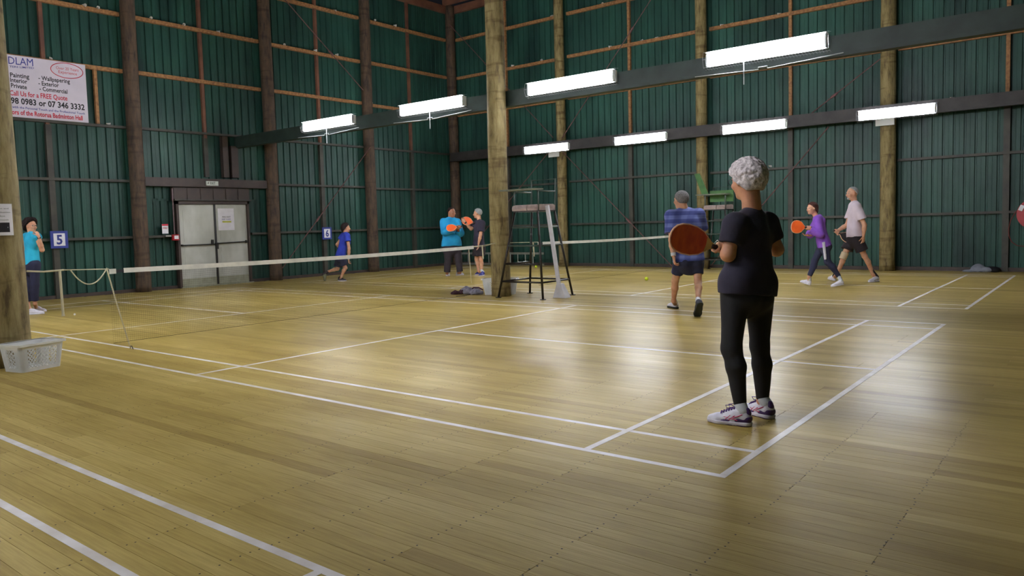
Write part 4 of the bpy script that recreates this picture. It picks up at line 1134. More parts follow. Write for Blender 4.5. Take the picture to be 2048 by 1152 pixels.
def surf(parts, name, material, parent=None):
    """parts: list of (verts, quads) joined into one mesh object, world coordinates"""
    n = 0; Vs = []; Qs = []
    for P, Q in parts: Vs.append(P); Qs.append(Q + n); n += len(P)
    P = np.concatenate(Vs); Q = np.concatenate(Qs)
    me = bpy.data.meshes.new(name); me.vertices.add(len(P)); me.vertices.foreach_set('co', P.astype(np.float32).ravel())
    me.loops.add(len(Q) * 4); me.loops.foreach_set('vertex_index', Q.astype(np.int32).ravel())
    me.polygons.add(len(Q)); me.polygons.foreach_set('loop_start', np.arange(0, len(Q) * 4, 4, dtype=np.int32))
    me.update(calc_edges=True); me.polygons.foreach_set('use_smooth', [True] * len(Q)); me.materials.append(material)
    o = bpy.data.objects.new(name, me); COL.objects.link(o)
    if parent is not None: hold(o, parent)
    return o
def wrinkle(amp, f, seed=0):
    q = np.random.RandomState(seed); W = [(q.randn(3) * f, q.rand() * 6.28) for _ in range(6)]
    def g(x, y, z):
        s = 0
        for w_, ph in W: s = s + np.sin(w_[0] * x + w_[1] * y + w_[2] * z * 0.6 + ph)
        return s * amp / 6
    return g
# ---- head in its own frame: c centre of head, f face direction, u up
def head_axes(f, u):
    f = nrm(f); u = nrm(np.array(u) - (np.array(u) @ f) * f); s = np.cross(u, f); return f, u, s
def head_prims(B, c, f, u, s, sc):
    A = np.array([s, f, u]); P = lambda a, b, d: c + sc * (s * a + f * b + u * d)
    B.ell(P(0, -0.012, 0.026), V(0.074, 0.094, 0.086) * sc, A, 0.02 * sc)
    B.ell(P(0, 0.022, -0.042), V(0.056, 0.066, 0.070) * sc, A, 0.03 * sc)
    B.ell(P(0, 0.060, -0.092), V(0.026, 0.022, 0.018) * sc, A, 0.02 * sc)
    B.ell(P(0, 0.070, 0.020), V(0.052, 0.020, 0.014) * sc, A, 0.015 * sc)
    for q in (-1, 1): B.ell(P(q * 0.038, 0.066, -0.026), V(0.022, 0.018, 0.02) * sc, A, 0.02 * sc)
    B.cone(P(0, 0.084, 0.008), P(0, 0.106, -0.030), 0.008 * sc, 0.0125 * sc, k=0.008 * sc)
    for q in (-1, 1): B.ell(P(q * 0.012, 0.094, -0.034), V(0.009, 0.010, 0.008) * sc, A, 0.006 * sc)
    for q in (-1, 1): B.ell(P(q * 0.074, -0.002, -0.004), V(0.008, 0.019, 0.031) * sc, A, 0.006 * sc)
    B.ell(P(0, 0.082, -0.056), V(0.022, 0.010, 0.009) * sc, A, 0.008 * sc)
    for q in (-1, 1): B.sub_ell(P(q * 0.030, 0.094, 0.004), V(0.014, 0.011, 0.007) * sc, A)
def ball(c, r, n=10, ax=None):
    vs = []; fs = []
    for i in range(n + 1):
        t = PI * i / n
        for k in range(2 * n): vs.append((math.sin(t) * math.cos(PI * k / n), math.sin(t) * math.sin(PI * k / n), math.cos(t)))
    vs = np.array(vs) * np.array(r)
    if ax is not None: vs = vs @ np.array(ax)
    for i in range(n):
        for k in range(2 * n): fs.append((i * 2 * n + k, (i + 1) * 2 * n + k, (i + 1) * 2 * n + (k + 1) % (2 * n), i * 2 * n + (k + 1) % (2 * n)))
    return vs + np.array(c), fs
def face_parts(root, c, f, u, s, sc, glasses=False):
    P = lambda a, b, d: c + sc * (s * a + f * b + u * d)
    for q in (-1, 1):
        mb = MB(); vs, fs = ball(P(q * 0.030, 0.0745, 0.004), V(0.0115, 0.0115, 0.0095) * sc, 8); mb.add(vs, fs)
        e = hold(mb.build('eye', MT['eye'], None, True), root)
        mb = MB(); vs, fs = ball(P(q * 0.030, 0.0845, 0.004), V(0.0055, 0.0025, 0.0055) * sc, 6, np.array([s, f, u])); mb.add(vs, fs)
        hold(mb.build('iris', MT['iris'], None, True), e)
    mb = MB(); vs, fs = ball(P(0, 0.090, -0.056), V(0.020, 0.0065, 0.0065) * sc, 8, np.array([s, f, u])); mb.add(vs, fs); hold(mb.build('lips', MT['lips'], None, True), root)
    if glasses:
        mb = MB()
        for q in (-1, 1):
            mb.tube([P(q * 0.032 + 0.022 * math.cos(a), 0.100, 0.004 + 0.016 * math.sin(a)) for a in np.linspace(0, 2 * PI, 17)[:-1]], 0.0018 * sc, 5, closed=True)
            mb.tube([P(q * 0.054, 0.098, 0.01), P(q * 0.078, 0.05, 0.012), P(q * 0.080, 0.0, 0.012), P(q * 0.080, -0.015, -0.002)], 0.0018 * sc, 5)
        mb.tube([P(-0.010, 0.102, 0.008), P(0.010, 0.102, 0.008)], 0.0018 * sc, 5)
        hold(mb.build('glasses', MT['ink_black']), root)
def hair_mesh(root, c, f, u, s, sc, m, h, length=0.0, vol=0.012, curls=0, seed=0, crown=None, back=0.0, front=0.045, low=-0.02, curl_r=0.014, name='hair'):
    A = np.array([s, f, u]); P = lambda a, b, d: c + sc * (s * a + f * b + u * d)
    B = Prims(); R = V(0.074 + vol, 0.094 + vol, 0.086 + vol) * sc; ctr = P(0, -0.014, 0.028)
    B.ell(ctr, R, A, 0.01)
    if length > 0:
        B.ell(P(0, -0.05, -0.03 - length * 0.35), V(0.068 + vol, 0.045 + vol, 0.07 + length * 0.6) * sc, A, 0.03)
    if back > 0: B.ell(P(0, -0.06, -0.02), V(0.066 + vol * 0.6, 0.045, 0.06 + back) * sc, A, 0.03)
    q = np.random.RandomState(seed)
    for _ in range(curls):
        v_ = nrm(q.randn(3))
        if v_[1] > 0.55 and v_[2] < 0.25: continue
        if v_[2] < -0.75: continue
        rr = curl_r * (0.7 + 0.6 * q.rand()) * sc
        B.ell(ctr + A.T @ (v_ * (R / 1.0 - 0.004)), V(rr, rr, rr), None, 0.004)
    # open the face: plane leaning back from the forehead, and the neck below
    pn = nrm(f * 1.0 - u * 0.95)
    B.sub_plane(P(0, front, 0.052), pn)
    if length <= 0: B.sub_plane(P(0, 0, low - 0.055), nrm(-u - f * 0.25) )
    return surf([B.mesh(h)], name, m, root)
# ---- hand
def finger(B, p, d1, nrm_, lens, r, curl, spread):
    """p root, d1 direction, nrm_ palm normal towards which the finger bends"""
    d = nrm(d1 + spread); q = p
    for i, L_ in enumerate(lens):
        e = q + d * L_; B.cone(q, e, r * (1 - 0.12 * i), r * (1 - 0.12 * (i + 1)), k=0.003); q = e
        a = curl[i]; ax = nrm(nrm_ - (nrm_ @ d) * d); d = nrm(d * math.cos(a) + ax * math.sin(a))
def hand(wr, d, pn, th, sc=1.0, curl=0.35, h=0.0035):
    """wr wrist, d pointing direction, pn palm normal, th thumb side (unit)"""
    B = Prims(); d = nrm(d); pn = nrm(pn - (pn @ d) * d); th = nrm(np.cross(d, pn)) * (1 if np.cross(d, pn) @ np.array(th) > 0 else -1)
    pl = 0.085 * sc
    B.cone(wr - d * 0.02 * sc, wr + d * pl * 0.35, 0.025 * sc, 0.033 * sc, pn, 0.55, 0.01)
    B.cone(wr + d * pl * 0.35, wr + d * pl * 0.95, 0.034 * sc, 0.038 * sc, pn, 0.36, 0.012)
    for i, (o, L_) in enumerate(((0.028, 0.9), (0.009, 1.0), (-0.010, 0.94), (-0.028, 0.74))):
        c0 = curl * (1 + 0.15 * i)
        finger(B, wr + d * (pl * (0.98 - 0.03 * abs(i - 1))) + th * o * sc, nrm(d + pn * c0 * 0.5), pn, [0.040 * L_ * sc, 0.026 * L_ * sc, 0.020 * L_ * sc], 0.0088 * sc, (c0 * 1.1, c0 * 1.0, 0), th * (0.05 * (1.5 - i)))
    t0 = wr + d * pl * 0.28 + th * 0.026 * sc
    finger(B, t0, nrm(d * 0.75 + th * 0.62 + pn * 0.25), nrm(pn * 0.6 - th * 0.4 + d * 0.3), [0.036 * sc, 0.028 * sc, 0.022 * sc], 0.0105 * sc, (0.25, 0.35, 0), th * 0)
    return B.mesh(h)
def grip_hand(hc, ax, wr, sc=1.0, h=0.0035, rh=0.017):
    """hand closed round a handle: hc point on the handle, ax handle direction towards the little finger..index side, wr wrist"""
    B = Prims(); ax = nrm(ax); to = np.array(wr) - np.array(hc); to = to - (to @ ax) * ax; e1 = nrm(to); e2 = np.cross(ax, e1)
    R_ = rh + 0.0085 * sc
    pc = hc + e1 * (rh + 0.013)
    B.cone(pc - ax * 0.026 * sc, pc + ax * 0.026 * sc, 0.026 * sc, 0.028 * sc, e1, 0.6, 0.01)
    B.cone(np.array(wr), pc + e1 * 0.004, 0.024 * sc, 0.027 * sc, None, 1, 0.02)
    for i in range(4):
        o = (i - 1.5) * 0.0195 * sc; n_ = 4; pts = []
        for j in range(n_ + 1):
            a = math.radians(25 + 245 * j / n_ * (1.0 if i not in (0, 3) else 0.93)); rr = R_ + (0.004 if j < 2 else 0)
            pts.append(hc + ax * o + e1 * math.cos(a) * rr + e2 * math.sin(a) * rr)
        for j in range(n_): B.cone(pts[j], pts[j + 1], 0.0095 * sc * (1 - 0.05 * j), 0.0095 * sc * (1 - 0.05 * (j + 1)), k=0.003)
    pts = []
    for j in range(4):
        a = math.radians(-20 - 50 * j); rr = R_ + 0.004
        pts.append(hc + ax * (0.030 + 0.007 * j) * sc + e1 * math.cos(a) * rr + e2 * math.sin(a) * rr)
    for j in range(3): B.cone(pts[j], pts[j + 1], 0.0115 * sc, 0.0105 * sc, k=0.004)
    return B.mesh(h)
# ---- shoe
def shoe(root, heel, toe, sc, h, mu, ms, lift=0.0, up=(0, 0, 1), sock=None, deluxe=False, collar=0.0):
    heel = np.array(heel, float); toe = np.array(toe, float); d = toe - heel; Lg = 0.275 * sc; d = nrm(d)
    u = nrm(np.array(up, float) - (np.array(up, float) @ d) * d); s = np.cross(u, d)
    P = lambda a, b, c: heel + d * a * sc + s * b * sc + u * c * sc
    A = np.array([d, s, u])
    B = Prims()
    B.cone(P(0.040, 0, 0.048), P(0.110, 0, 0.046), 0.034 * sc, 0.036 * sc, None, 1, 0.02)
    B.cone(P(0.110, 0, 0.044), P(0.200, 0.003, 0.030), 0.040 * sc, 0.043 * sc, u, 0.72, 0.02)
    B.cone(P(0.200, 0.003, 0.030), P(0.238, 0, 0.026), 0.043 * sc, 0.034 * sc, u, 0.62, 0.02)
    B.cone(P(0.045, 0, 0.06), P(0.058, 0, 0.092 + collar), 0.035 * sc, 0.034 * sc, None, 1, 0.02, cb=True)
    B.cone(P(0.075, 0, 0.085), P(0.15, 0, 0.052), 0.028 * sc, 0.028 * sc, None, 1, 0.02)
    B.sub_plane(P(0, 0, 0.018), -u)
    up_ = surf([B.mesh(h)], 'shoe', mu, root)
    S = Prims()
    S.cone(P(0.040, 0, 0.016), P(0.12, 0, 0.016), 0.041 * sc, 0.037 * sc, None, 1, 0.03)
    S.cone(P(0.12, 0, 0.016), P(0.19, 0.003, 0.016), 0.038 * sc, 0.049 * sc, None, 1, 0.03)
    S.cone(P(0.19, 0.003, 0.016), P(0.236, 0.0, 0.016), 0.049 * sc, 0.038 * sc, None, 1, 0.02)
    S.sub_plane(P(0, 0, 0.0005), -u); S.sub_plane(P(0, 0, 0.0255), u)
    surf([S.mesh(h, smooth=0)], 'sole', ms, up_)
    return up_, P, u, d, s
# ================================================================== PEOPLE
def lerp(a, b, t): return np.array(a) + (np.array(b) - np.array(a)) * t
def person(name_label, J, head, sc, h, look, feet, hands, hh=None):
    """J: joints (world); look: dict of garments and materials; returns root"""
    mid = (feet[0][0] + feet[1][0]) / 2
    root = empty('person', (mid[0], mid[1], 0)); tag(root, name_label, 'person')
    c, fdir, udir, hs = head
    f, u, s = head_axes(fdir, udir)
    fat = look.get('fat', 1.0); skin = look['skin']
    P0 = (J['hipL'] + J['hipR']) / 2; S0 = (J['shL'] + J['shR']) / 2
    sd = nrm(J['shL'] - J['shR'] + 0.5 * nrm(J['hipL'] - J['hipR'])); upv = nrm(S0 - P0); nf = nrm(np.cross(sd, upv)) * look.get('nsign', 1)  # towards the front
    sdh = nrm(J['hipL'] - J['hipR']); nh = nrm(np.cross(sdh, upv)) * look.get('nsign', 1)
    hw = np.linalg.norm(J['shL'] - J['shR']) / 2
    neck = S0 + upv * look.get('neckup', 0.035) * sc
    wst = lerp(P0, S0, 0.42)
    def torso(B, infl, top=True, k=0.04):
        g = sc * fat
        B.cone(P0 - upv * 0.02 * sc - nh * 0.01, lerp(P0, S0, 0.22), 0.165 * g * look.get('hipw', 1) + infl, 0.150 * g * look.get('hipw', 1) + infl, nh, 0.70, k)
        B.cone(lerp(P0, S0, 0.22) + nf * look.get('belly', 0), wst + nf * look.get('belly', 0), 0.148 * g + infl, 0.138 * g + infl, nf, 0.70, k)
        B.cone(wst + nf * look.get('belly', 0) * 0.7, lerp(P0, S0, 0.78), 0.138 * g + infl, 0.158 * g + infl, nf, 0.66, k)
        B.cone(lerp(P0, S0, 0.78), lerp(P0, S0, 0.90), 0.158 * g + infl, 0.135 * g + infl, nf, 0.60, k)
        for q in ('L', 'R'):
            sh = J['sh' + q]; tr = look.get('trap', 0.052); B.cone(lerp(S0, neck, 0.8) , sh, tr * sc + infl, tr * sc + infl, None, 1, 0.03)
            B.cone(lerp(P0, S0, 0.72) + (sh - S0) * 0.55, sh, 0.075 * sc + infl, 0.055 * sc + infl, nf, 0.8, 0.03)
        if look.get('bust'):
            for q in (-1, 1): B.ell(lerp(P0, S0, 0.70) + nf * 0.085 * g + sd * q * 0.07 * g, V(0.062, 0.062, 0.062) * g + infl, None, 0.03)
    ra = look.get('arm', 1.0); rl = look.get('leg', 1.0)
    def arm(B, q, infl, t0=0.0, t1=2.0, cap=False, flare=0.0):
        sh, el, wr = J['sh' + q], J['el' + q], J['wr' + q]
        R1, R2, R3, R4 = 0.047 * sc * ra, 0.038 * sc * ra, 0.040 * sc * ra, 0.0245 * sc * ra
        if t1 <= 1: B.cone(sh, lerp(sh, el, t1), R1 + infl + 0.004, lerp(R1, R2, t1) + infl + flare, None, 1, 0.025, cb=cap)
        else:
            B.cone(sh, el, R1 + infl, R2 + infl, None, 1, 0.025)
            tt = t1 - 1; 
            B.cone(el, lerp(el, wr, min(tt, 0.35)), R3 * 0.97 + infl, R3 * 1.02 + infl, None, 1, 0.02)
            if tt > 0.35: B.cone(lerp(el, wr, 0.35), lerp(el, wr, tt), R3 * 1.02 + infl, lerp(R3, R4, (tt - 0.35) / 0.65) + infl + flare, None, 1, 0.015, cb=cap)
    def leg(B, q, infl, t1=2.0, cap=False, flare=0.0, t0=0.0):
        hp, kn, an = J['hip' + q], J['kn' + q], J['an' + q]
        R1, R2, R3, R4, R5 = 0.088 * sc * rl, 0.056 * sc * rl, 0.054 * sc * rl, 0.056 * sc * rl, 0.036 * sc * rl
        cal = nrm(np.cross(nrm(an - kn), nh)); bk = -nrm(nh - (nh @ nrm(an - kn)) * nrm(an - kn))
        if t0 == 0:
            if t1 <= 1: B.cone(hp, lerp(hp, kn, t1), R1 + infl, lerp(R1, R2, t1) + infl + flare, None, 1, 0.03, cb=cap); return
            B.cone(hp, kn, R1 + infl, R2 + infl, None, 1, 0.03)
        tt = t1 - 1
        m_ = lerp(kn, an, 0.32) + bk * 0.012 * sc
        B.cone(kn, m_, R3 + infl, R4 + infl, None, 1, 0.025)
        if tt > 0.32: B.cone(m_, lerp(kn, an, tt), R4 + infl, R4 + (R5 - R4) * min(1, (tt - 0.32) / 0.55) + infl + flare, None, 1, 0.02, cb=cap)
    # --- body: one continuous skin surface
    B = Prims()
    torso(B, -0.028 * sc)
    nb = c - u * 0.055 * sc * hs - f * 0.03 * sc * hs
    B.cone(neck - upv * 0.02, nb, 0.054 * sc * look.get('neck', 1), 0.049 * sc * look.get('neck', 1), None, 1, 0.03)
    head_prims(B, c, f, u, s, sc * hs)
    for q in 'LR': arm(B, q, 0.0); leg(B, q, -0.004 * sc)
    for q, ft in zip('LR', feet):
        fu = nrm(ft[2]) if len(ft) > 2 else U_; fd = nrm(ft[1] - ft[0]); fu = nrm(fu - (fu @ fd) * fd)
        B.cone(J['an' + q], ft[0] + fd * 0.055 * sc + fu * 0.06, 0.032 * sc, 0.028 * sc, None, 1, 0.02)
        B.cone(ft[0] + fd * 0.055 * sc + fu * 0.055, ft[0] + fd * 0.17 * sc + fu * 0.034, 0.026 * sc, 0.017 * sc, None, 1, 0.02)
    parts = [B.mesh(h)] + hands
    body = surf(parts, 'body', skin, root)
    face_parts(root, c, f, u, s, sc * hs, look.get('glasses', False))
    # --- top garment
    T = look['top']
    B = Prims(); inf = T.get('infl', 0.012) * sc
    torso(B, inf)
    hem = T.get('hem', 0.06)
    hemc = P0 - upv * hem * sc
    B.cone(P0 + upv * T.get('fs', 0.02) * sc, hemc - upv * 0.03 * sc, 0.165 * sc * fat * look.get('hipw', 1) + inf + 0.004, 0.165 * sc * fat * look.get('hipw', 1) + inf + T.get('flare', 0.008), nh, 0.72, 0.04)
    if T.get('fs'):
        B.cone(J['hipL'] + upv * 0.04, J['hipR'] + upv * 0.04, 0.094 * sc * rl, 0.094 * sc * rl, None, 1, 0.05)
        for q in 'LR': B.cone(J['hip' + q] + upv * 0.04, J['hip' + q] - upv * 0.06, 0.092 * sc * rl, 0.098 * sc * rl, None, 1, 0.05)
    for q in 'LR':
        arm(B, q, inf + T.get('sinfl', 0.004), t1=T.get('sleeve', 0.55), cap=True, flare=T.get('sflare', 0.008))
    if T.get('neckband', True): B.cone(neck - upv * 0.01, neck + upv * T.get('collar', 0.012), 0.066 * sc, 0.058 * sc, None, 1, 0.02, cb=True)
    if T.get('hood'):
        B.cone(neck - nf * 0.055 + upv * 0.0, neck - nf * 0.085 - upv * 0.05, 0.075 * sc, 0.07 * sc, nf, 0.6, 0.03)
        B.cone(neck + upv * 0.0 + sd * 0.05 - nf * 0.02, neck - sd * 0.05 - nf * 0.02, 0.05, 0.05, None, 1, 0.03)
    B.sub_plane(hemc, -upv)
    if T.get('neckcut'):
        B.sub_ell(neck + upv * 0.045 * sc + nf * T.get('ncf', 0.02), V(0.082, 0.075, T['neckcut']) * sc, np.array([sd, nf, upv]))
    top = surf([B.mesh(h, wrinkle(0.010 * T.get('wr', 1), 16, 3))], T.get('name', 'tshirt'), T['mat'], root)
    # --- lower garment
    L = look['low']; B = Prims(); inf = L.get('infl', 0.008) * sc
    g = sc * fat
    B.cone(P0 + upv * 0.06 * sc, P0 - upv * 0.03 * sc, 0.155 * g * look.get('hipw', 1) + inf, 0.165 * g * look.get('hipw', 1) + inf, nh, 0.72, 0.04)
    for q in (-1, 1): B.ell(P0 - nh * 0.055 * g + sdh * q * 0.07 * g - upv * 0.05 * sc, V(0.085, 0.085, 0.085) * g + inf * 0.5, None, 0.04)
    for q in 'LR': leg(B, q, inf, t1=L.get('len', 1.9), cap=True, flare=L.get('flare', 0.0))
    low = surf([B.mesh(h, wrinkle(0.006 * L.get('wr', 1), 18, 5))], L.get('name', 'trousers'), L['mat'], root)
    # --- hair
    if look.get('hair'):
        H = look['hair']; hair_mesh(root, c, f, u, s, sc * hs, H['mat'], H.get('h', h * 0.8), H.get('length', 0), H.get('vol', 0.012), H.get('curls', 0), H.get('seed', 1), back=H.get('back', 0), front=H.get('front', 0.045), low=H.get('low', -0.02), curl_r=H.get('curl_r', 0.014))
    # --- shoes, socks
    out = dict(root=root, top=top, low=low, body=body, neck=neck, nf=nf, upv=upv, sd=sd, c=c, f=f, u=u, s=s)
    shoes = []
    for i, (q, ft) in enumerate(zip('LR', feet)):
        SH_ = look['shoe'][i] if isinstance(look['shoe'], list) else look['shoe']
        sh = shoe(root, ft[0], ft[1], sc * look.get('foot', 1.0), max(0.0045, h * 0.65), SH_[0], SH_[1], up=ft[2] if len(ft) > 2 else (0, 0, 1)); shoes.append(sh)
        if look.get('sock'):
            so = look['sock']; B = Prims(); an = J['an' + q]; kn = J['kn' + q]
            a0 = sh[1](0.055, 0, 0.085); B.cone(a0, lerp(an, kn, so[1]), 0.037 * sc, 0.038 * sc * rl, None, 1, 0.01, cb=True)
            surf([B.mesh(max(0.005, h * 0.7))], 'sock', so[0], root)
    out['shoes'] = shoes
    return out
def paddle(label, hc, ax, nn, m, face_len=0.235, face_w=0.20, wood=False, handle=0.12, bright=False):
    """hc: centre of the grip, ax: towards the blade, nn: blade normal"""
    ax = nrm(ax); nn = nrm(nn - (nn @ ax) * ax); s = np.cross(ax, nn); root = empty('paddle', hc); tag(root, label, 'paddle')
    t = 0.006; x0 = handle / 2
    prof = [(0.0, 0.016), (0.02, 0.022), (0.045, 0.045), (0.08, 0.078), (0.13, 0.097), (0.18, 0.100), (0.22, 0.092), (0.25, 0.074), (0.268, 0.048), (0.276, 0.02)]
    k = (face_len + 0.05) / 0.276; w_ = face_w / 0.20
    out_ = [(x0 + a * k, b * w_) for a, b in prof] + [(x0 + a * k, -b * w_) for a, b in reversed(prof)]
    def slab(pts, tz, name, m_, par_):
        n = len(pts); mb = MB()
        v1 = [hc + ax * a + s * b + nn * tz for a, b in pts]; v2 = [hc + ax * a + s * b - nn * tz for a, b in pts]
        mb.add(v1 + v2, [tuple(range(n)), tuple(range(2 * n - 1, n - 1, -1))] + [(i, n + i, n + (i + 1) % n, (i + 1) % n) for i in range(n)])
        return hold(mb.build(name, m_), par_)
    bl = slab(out_, t, 'blade', m, root)
    rim = MB().tube([hc + ax * a + s * b for a, b in out_], 0.0068, 6, closed=True); hold(rim.build('edge', MT['paddle_edge']), root)
    if wood:
        th = [(x0 + 0.0, 0.0165), (x0 + 0.02 * k, 0.0225), (x0 + 0.040 * k, 0.041), (x0 + 0.052 * k, 0.046), (x0 + 0.048 * k, 0.0), (x0 + 0.052 * k, -0.046), (x0 + 0.040 * k, -0.041), (x0 + 0.02 * k, -0.0225), (x0, -0.0165)]
        slab(th, t + 0.0012, 'throat', MT['paddle_wood'], root)
    g = MB(); n = 12
    for i, a in enumerate((-handle / 2, -handle / 2 + 0.012, handle / 2, handle / 2 + 0.012)):
        r_ = (0.017, 0.0155, 0.0145, 0.013)[i]
        g.add([hc + ax * a + s * r_ * 1.1 * math.cos(2 * PI * q / n) + nn * r_ * math.sin(2 * PI * q / n) for q in range(n)], [])
    for i in range(3): g.f += [(i * n + q, i * n + (q + 1) % n, (i + 1) * n + (q + 1) % n, (i + 1) * n + q) for q in range(n)]
    g.f += [tuple(range(n - 1, -1, -1)), tuple(3 * n + q for q in range(n))]; g.mi = [0] * len(g.f)
    hold(g.build('grip', MT['grip'], None, True), root)
    return root
def D(x, y, z): return deep(x, y, z)
R_, F_, U_ = V(0.775, 0.631, 0), V(-0.632, 0.775, 0), V(0, 0, 1)     # view right / view ahead / up, levelled

# ---------------------------------------------------------------- A: white-haired woman in black, nearest
Z = 4.55
J = dict(shL=D(1470, 450, Z - 0.10), shR=D(1534, 448, Z + 0.12), elL=D(1456, 509, Z - 0.09), elR=D(1553, 499, Z + 0.16),
         wrL=D(1466, 489, Z + 0.14), wrR=D(1530, 487, Z + 0.34), hipL=D(1471, 580, Z - 0.05), hipR=D(1519, 580, Z + 0.06),
         knL=D(1463, 697, Z - 0.06), knR=D(1519, 692, Z + 0.07), anL=D(1481, 812, Z - 0.06), anR=D(1525, 802, Z + 0.10))
fL = (ground(1504, 853), ground(1413, 841)); fR = (ground(1547, 839), ground(1494, 824))
ha = nrm(-R_ * 0.45 + F_ * 0.9 - U_ * 0.06)
hcA = D(1493, 362, Z)
gripc = D(1443, 497, Z + 0.17)
bladeax = nrm(D(1383, 481, Z + 0.10) - gripc)
hands = [grip_hand(gripc, bladeax, J['wrL'], 0.92), hand(J['wrR'], nrm(-R_ * 0.8 + F_ * 0.3 + U_ * 0.05), -F_ * 1 + U_ * 0.2, U_, 0.9, 0.5)]
look = dict(skin=MT['skin_tan'], fat=0.90, hipw=0.97, neck=1.08, arm=1.1, leg=1.0, foot=0.99, bust=False, glasses=True, trap=0.036, neckup=0.085,
            top=dict(mat=MT['tee_black'], name='black_tshirt', infl=0.014, sleeve=0.62, sflare=0.003, hem=0.03, neckcut=0.04, neckband=False, flare=0.022, fs=0.16),
            low=dict(mat=MT['leggings'], name='leggings', infl=0.002, len=1.98, wr=0.5),
            hair=dict(mat=MT['hair_white'], vol=0.030, curls=700, curl_r=0.0125, back=0.012, front=0.05, low=-0.03, h=0.0042, seed=4),
            shoe=(MT['shoe_white'], MT['sole_pale']), sock=(MT['sock'], 0.05))
A_ = person('white-haired woman in black t-shirt and leggings seen from behind, holding an orange paddle', J, (hcA, ha, U_ + F_ * 0.0, 0.97), 0.98, 0.006, look, (fL, fR), hands)
paddle('large orange wooden paddle held by the white-haired woman', gripc, bladeax, nrm(-F_ * 1.0 + R_ * 0.25 - U_ * 0.12), MT['paddle'], 0.255, 0.178, True, 0.13)
# wrist cord, necklace, bracelet
o = MB().tube([gripc + bladeax * 0.06 + U_ * 0.015, gripc + bladeax * 0.03 + U_ * 0.045, gripc + U_ * 0.03, J['wrL'] + U_ * 0.02], 0.0022, 5).build('wrist_cord', MT['wire']); hold(o, A_['root'])
nk = A_['neck'] + A_['upv'] * 0.028
o = MB().tube([nk + (A_['sd'] * math.cos(a) * 0.056 + A_['nf'] * math.sin(a) * 0.056) - A_['upv'] * (0.02 * max(0, math.sin(a)) ** 2) for a in np.linspace(0, 2 * PI, 25)[:-1]], 0.0018, 5, closed=True).build('necklace', MT['grip']); hold(o, A_['root'])
aw = nrm(J['wrL'] - J['elL']); x_, y_, _ = orth(aw); bc = lerp(J['elL'], J['wrL'], 0.93)
# shoe trims for A
for si, (up_, P, u, d, s) in enumerate(A_['shoes']):
    def fn(a, b, c_): return P(a, b, c_)
    for sg in (1, -1):
        B = Prims()   # purple heel wrap and toe guard as thin shells
        B.cone(P(0.030, sg * 0.006, 0.045), P(0.085, sg * 0.013, 0.034), 0.030, 0.026, None, 1, 0.01); B.sub_plane(P(0, 0, 0.022), -u); B.sub_plane(P(0, 0, 0.060), u); B.sub_plane(P(0.095, 0, 0), d)
        surf([B.mesh(0.004)], 'heel_panel', MT['shoe_purple'], up_)
        B = Prims(); B.cone(P(0.140, sg * 0.019, 0.018), P(0.195, sg * 0.0225, 0.018), 0.0285, 0.026, None, 1, 0.01); B.sub_plane(P(0, 0, 0.022), -u); B.sub_plane(P(0, 0, 0.042), u)
        surf([B.mesh(0.004)], 'toe_panel', MT['shoe_purple'], up_)
        st = MB()
        for p0, p1 in (((0.092, 0.0395, 0.062), (0.135, 0.040, 0.028)), ((0.118, 0.0375, 0.062), (0.158, 0.042, 0.026)), ((0.158, 0.038, 0.050), (0.075, 0.0415, 0.036)), ((0.135, 0.040, 0.030), (0.045, 0.0385, 0.075))):
            q0 = P(p0[0], sg * p0[1], p0[2]); q1 = P(p1[0], sg * p1[1], p1[2]); st.tube([q0, (q0 + q1) / 2 + s * sg * 0.0015, q1], 0.0028, 5)
        hold(st.build('crossed_stripes', MT['shoe_magenta']), up_)
    B = Prims(); B.cone(P(0.028, 0, 0.078), P(0.030, 0, 0.092), 0.024, 0.020, None, 1, 0.01); surf([B.mesh(0.004)], 'heel_collar', MT['shoe_purple'], up_)
    lc = MB()
    for k in range(6):
        a = 0.100 + 0.016 * k; zc = 0.106 - 0.0075 * k
        lc.tube([P(a, -0.022, zc - 0.006), P(a + 0.004, 0, zc + 0.004), P(a, 0.022, zc - 0.006)], 0.0052, 5)
    lc.tube([P(0.095, 0.0, 0.100), P(0.115, 0.02, 0.122), P(0.150, 0.028, 0.118), P(0.145, 0.02, 0.100), P(0.10, 0.0, 0.099)], 0.0026, 5)
    lc.tube([P(0.095, 0.0, 0.100), P(0.115, -0.02, 0.122), P(0.150, -0.028, 0.112), P(0.14, -0.02, 0.096), P(0.10, 0.0, 0.099)], 0.0026, 5)
    hold(lc.build('laces', MT['lace']), up_)
    B = Prims(); B.cone(P(0.045, 0, 0.006), P(0.11, 0, 0.006), 0.0425, 0.037, None, 1, 0.02); B.cone(P(0.13, 0, 0.004), P(0.225, 0, 0.004), 0.044, 0.038, None, 1, 0.02); B.sub_plane(P(0, 0, 0.0002), -u); B.sub_plane(P(0, 0, 0.008), u)
    surf([B.mesh(0.0035, smooth=0)], 'tread', MT['sole_dark'], up_)

